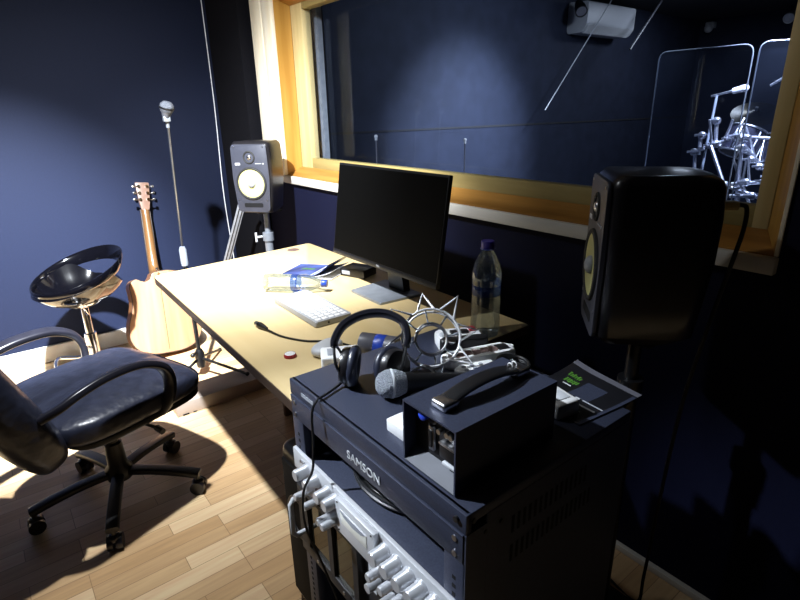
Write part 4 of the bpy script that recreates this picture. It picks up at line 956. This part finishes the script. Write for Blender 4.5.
drum('dark tom drum with chrome hoops behind the right drum tubes', (-1.50, 4.95, .92), (-.1, .35, .9), .15, .22)
drum('large dark bass drum standing on the floor below the tubes', (-1.62, 4.72, .285), (0, 1, 0), .27, .4)
def cymbal(label, p, r, tilt):
    t = thing('cymbal', label, 'cymbal', p)
    mt = Matrix.Translation(p) @ Matrix.Rotation(tilt[0], 4, 'X') @ Matrix.Rotation(tilt[1], 4, 'Y')
    b = bmn(); lathe(b, [(0, .03), (.02, .028), (.035, .014), (r, -.006), (r, -.009), (.035, .010), (0, .026)], 36, mt); obj('plate', b, M['brass'], t, True)
    b = bmn(); cyl(b, mt @ V((0, 0, .02)), mt @ V((0, 0, .06)), .012); obj('wing_nut', b, M['drum_chrome'], t, True)
    b = bmn(); cyl(b, V(p) + V((0, 0, .02)), (p[0], p[1], .03), .011, seg=10)
    for k in range(3):
        a = 2 * PI * k / 3; tube(b, [(p[0], p[1], .25), (p[0] + .22 * math.cos(a), p[1] + .22 * math.sin(a), .012)], .010, 8)
    obj('stand', b, M['drum_chrome'], t, True)
cymbal('brass cymbal on chrome stand behind the left drum shield', (-1.95, 5.50, 1.30), .19, (.5, .2))
cymbal('brass cymbal on chrome stand at the right edge of the drums', (-1.45, 5.45, 1.26), .18, (-.3, .3))
def boom(label, basep, top, a, c):
    t = thing('boom_stand', label, 'microphone stand', (basep[0], basep[1], 0))
    b = bmn(); cyl(b, (*basep, .03), top, .010, seg=10)
    for k in range(3):
        an = 2 * PI * k / 3 + .4; tube(b, [(basep[0], basep[1], .2), (basep[0] + .22 * math.cos(an), basep[1] + .22 * math.sin(an), .012)], .009, 8)
    obj('stand', b, M['grey_metal'], t, True)
    b = bmn(); cyl(b, a, c, .009, seg=10); obj('boom_arm', b, M['drum_chrome'], t, True)
    d = (V(c) - V(a)).normalized(); b = bmn(); cyl(b, V(c) - d * .01, V(c) + d * .07, .021, .026, seg=16); ball(b, V(c) + d * .07, .026); obj('microphone_head', b, M['skin'], t, True)
boom('microphone boom pointing right above the left of the drums', (-1.98, 4.62), (-1.92, 4.6, 1.452), (-1.96, 4.6, 1.44), (-1.80, 4.6, 1.475))
boom('microphone boom angled up beside the right window jamb', (-1.30, 4.62), (-1.47, 4.6, 1.56), (-1.57, 4.6, 1.50), (-1.46, 4.6, 1.57))

# ================================================================ LIGHTS
def lamp(name, typ, loc, target, power, col=(1, 1, 1), size=.05, angle=None, blend=.3):
    l = bpy.data.lights.new(name, typ); l.energy = power; l.color = col
    if typ in ('SPOT', 'POINT'): l.shadow_soft_size = size
    if typ == 'SPOT': l.spot_size = math.radians(angle); l.spot_blend = blend
    if typ == 'AREA': l.size = size
    o = bpy.data.objects.new(name, l); COL.objects.link(o); o.location = loc
    o.rotation_euler = (V(target) - V(loc)).to_track_quat('-Z', 'Y').to_euler(); return o
LL = (-1.50, .12, 2.36)
lamp('ceiling_spot_light', 'SPOT', LL, (-3.6, -.02, .06), 2900, (.88, .94, 1.0), .03, 55, 1.0)
lamp('ceiling_spot_spill', 'SPOT', LL, V(LL) + V((-.55, .26, -.80)), 310, (.92, .96, 1.0), .03, 108, 1.0)
lamp('ceiling_spot_beam', 'SPOT', LL, V(LL) + V((-.49, .47, -.74)), 620, (.92, .96, 1.0), .03, 72, 1.0)
lamp('ceiling_bulb_glow', 'SPOT', LL, V(LL) + V((0, 0, -1)), 16, (.92, .96, 1.0), .03, 168, .4)
lamp('rack_spot_light', 'SPOT', (-1.9, -.6, 2.38), (-.62, .51, .74), 440, (.82, .90, 1.0), .03, 30, .9)
lamp('ceiling_fill', 'AREA', (-1.2, -.9, 2.44), (-1.2, -.9, 0), .5, (.80, .88, 1.0), .5)  # weak fill added under the ceiling, not a fixture
lamp('drum_spot_light', 'SPOT', (-1.25, 4.0, 2.36), (-1.65, 4.6, .9), 800, (.74, .82, 1.0), .04, 62, .5)
lamp('side_wall_light', 'SPOT', (-1.7, 3.7, 2.34), (-3.6, 3.58, 1.10), 760, (.80, .89, 1.0), .10, 52, 1.0)
lamp('side_wall_glow', 'SPOT', (-1.7, 3.7, 2.34), (-3.6, 3.6, 1.0), 130, (.78, .88, 1.0), .10, 120, 1.0)
lamp('live_room_fill', 'AREA', (-2.6, 6.0, 2.38), (-2.9, 5.9, 0), 12, (.8, .88, 1.0), .4)  # added dim fill for the room behind the window
w = bpy.data.worlds.new('world'); w.use_nodes = True; w.node_tree.nodes['Background'].inputs[0].default_value = (.02, .025, .04, 1); w.node_tree.nodes['Background'].inputs[1].default_value = .2
scene.world = w
scene.view_settings.view_transform = 'Standard'; scene.view_settings.look = 'None'; scene.view_settings.gamma = 1; scene.view_settings.exposure = 0.0; scene.view_settings.use_curve_mapping = False
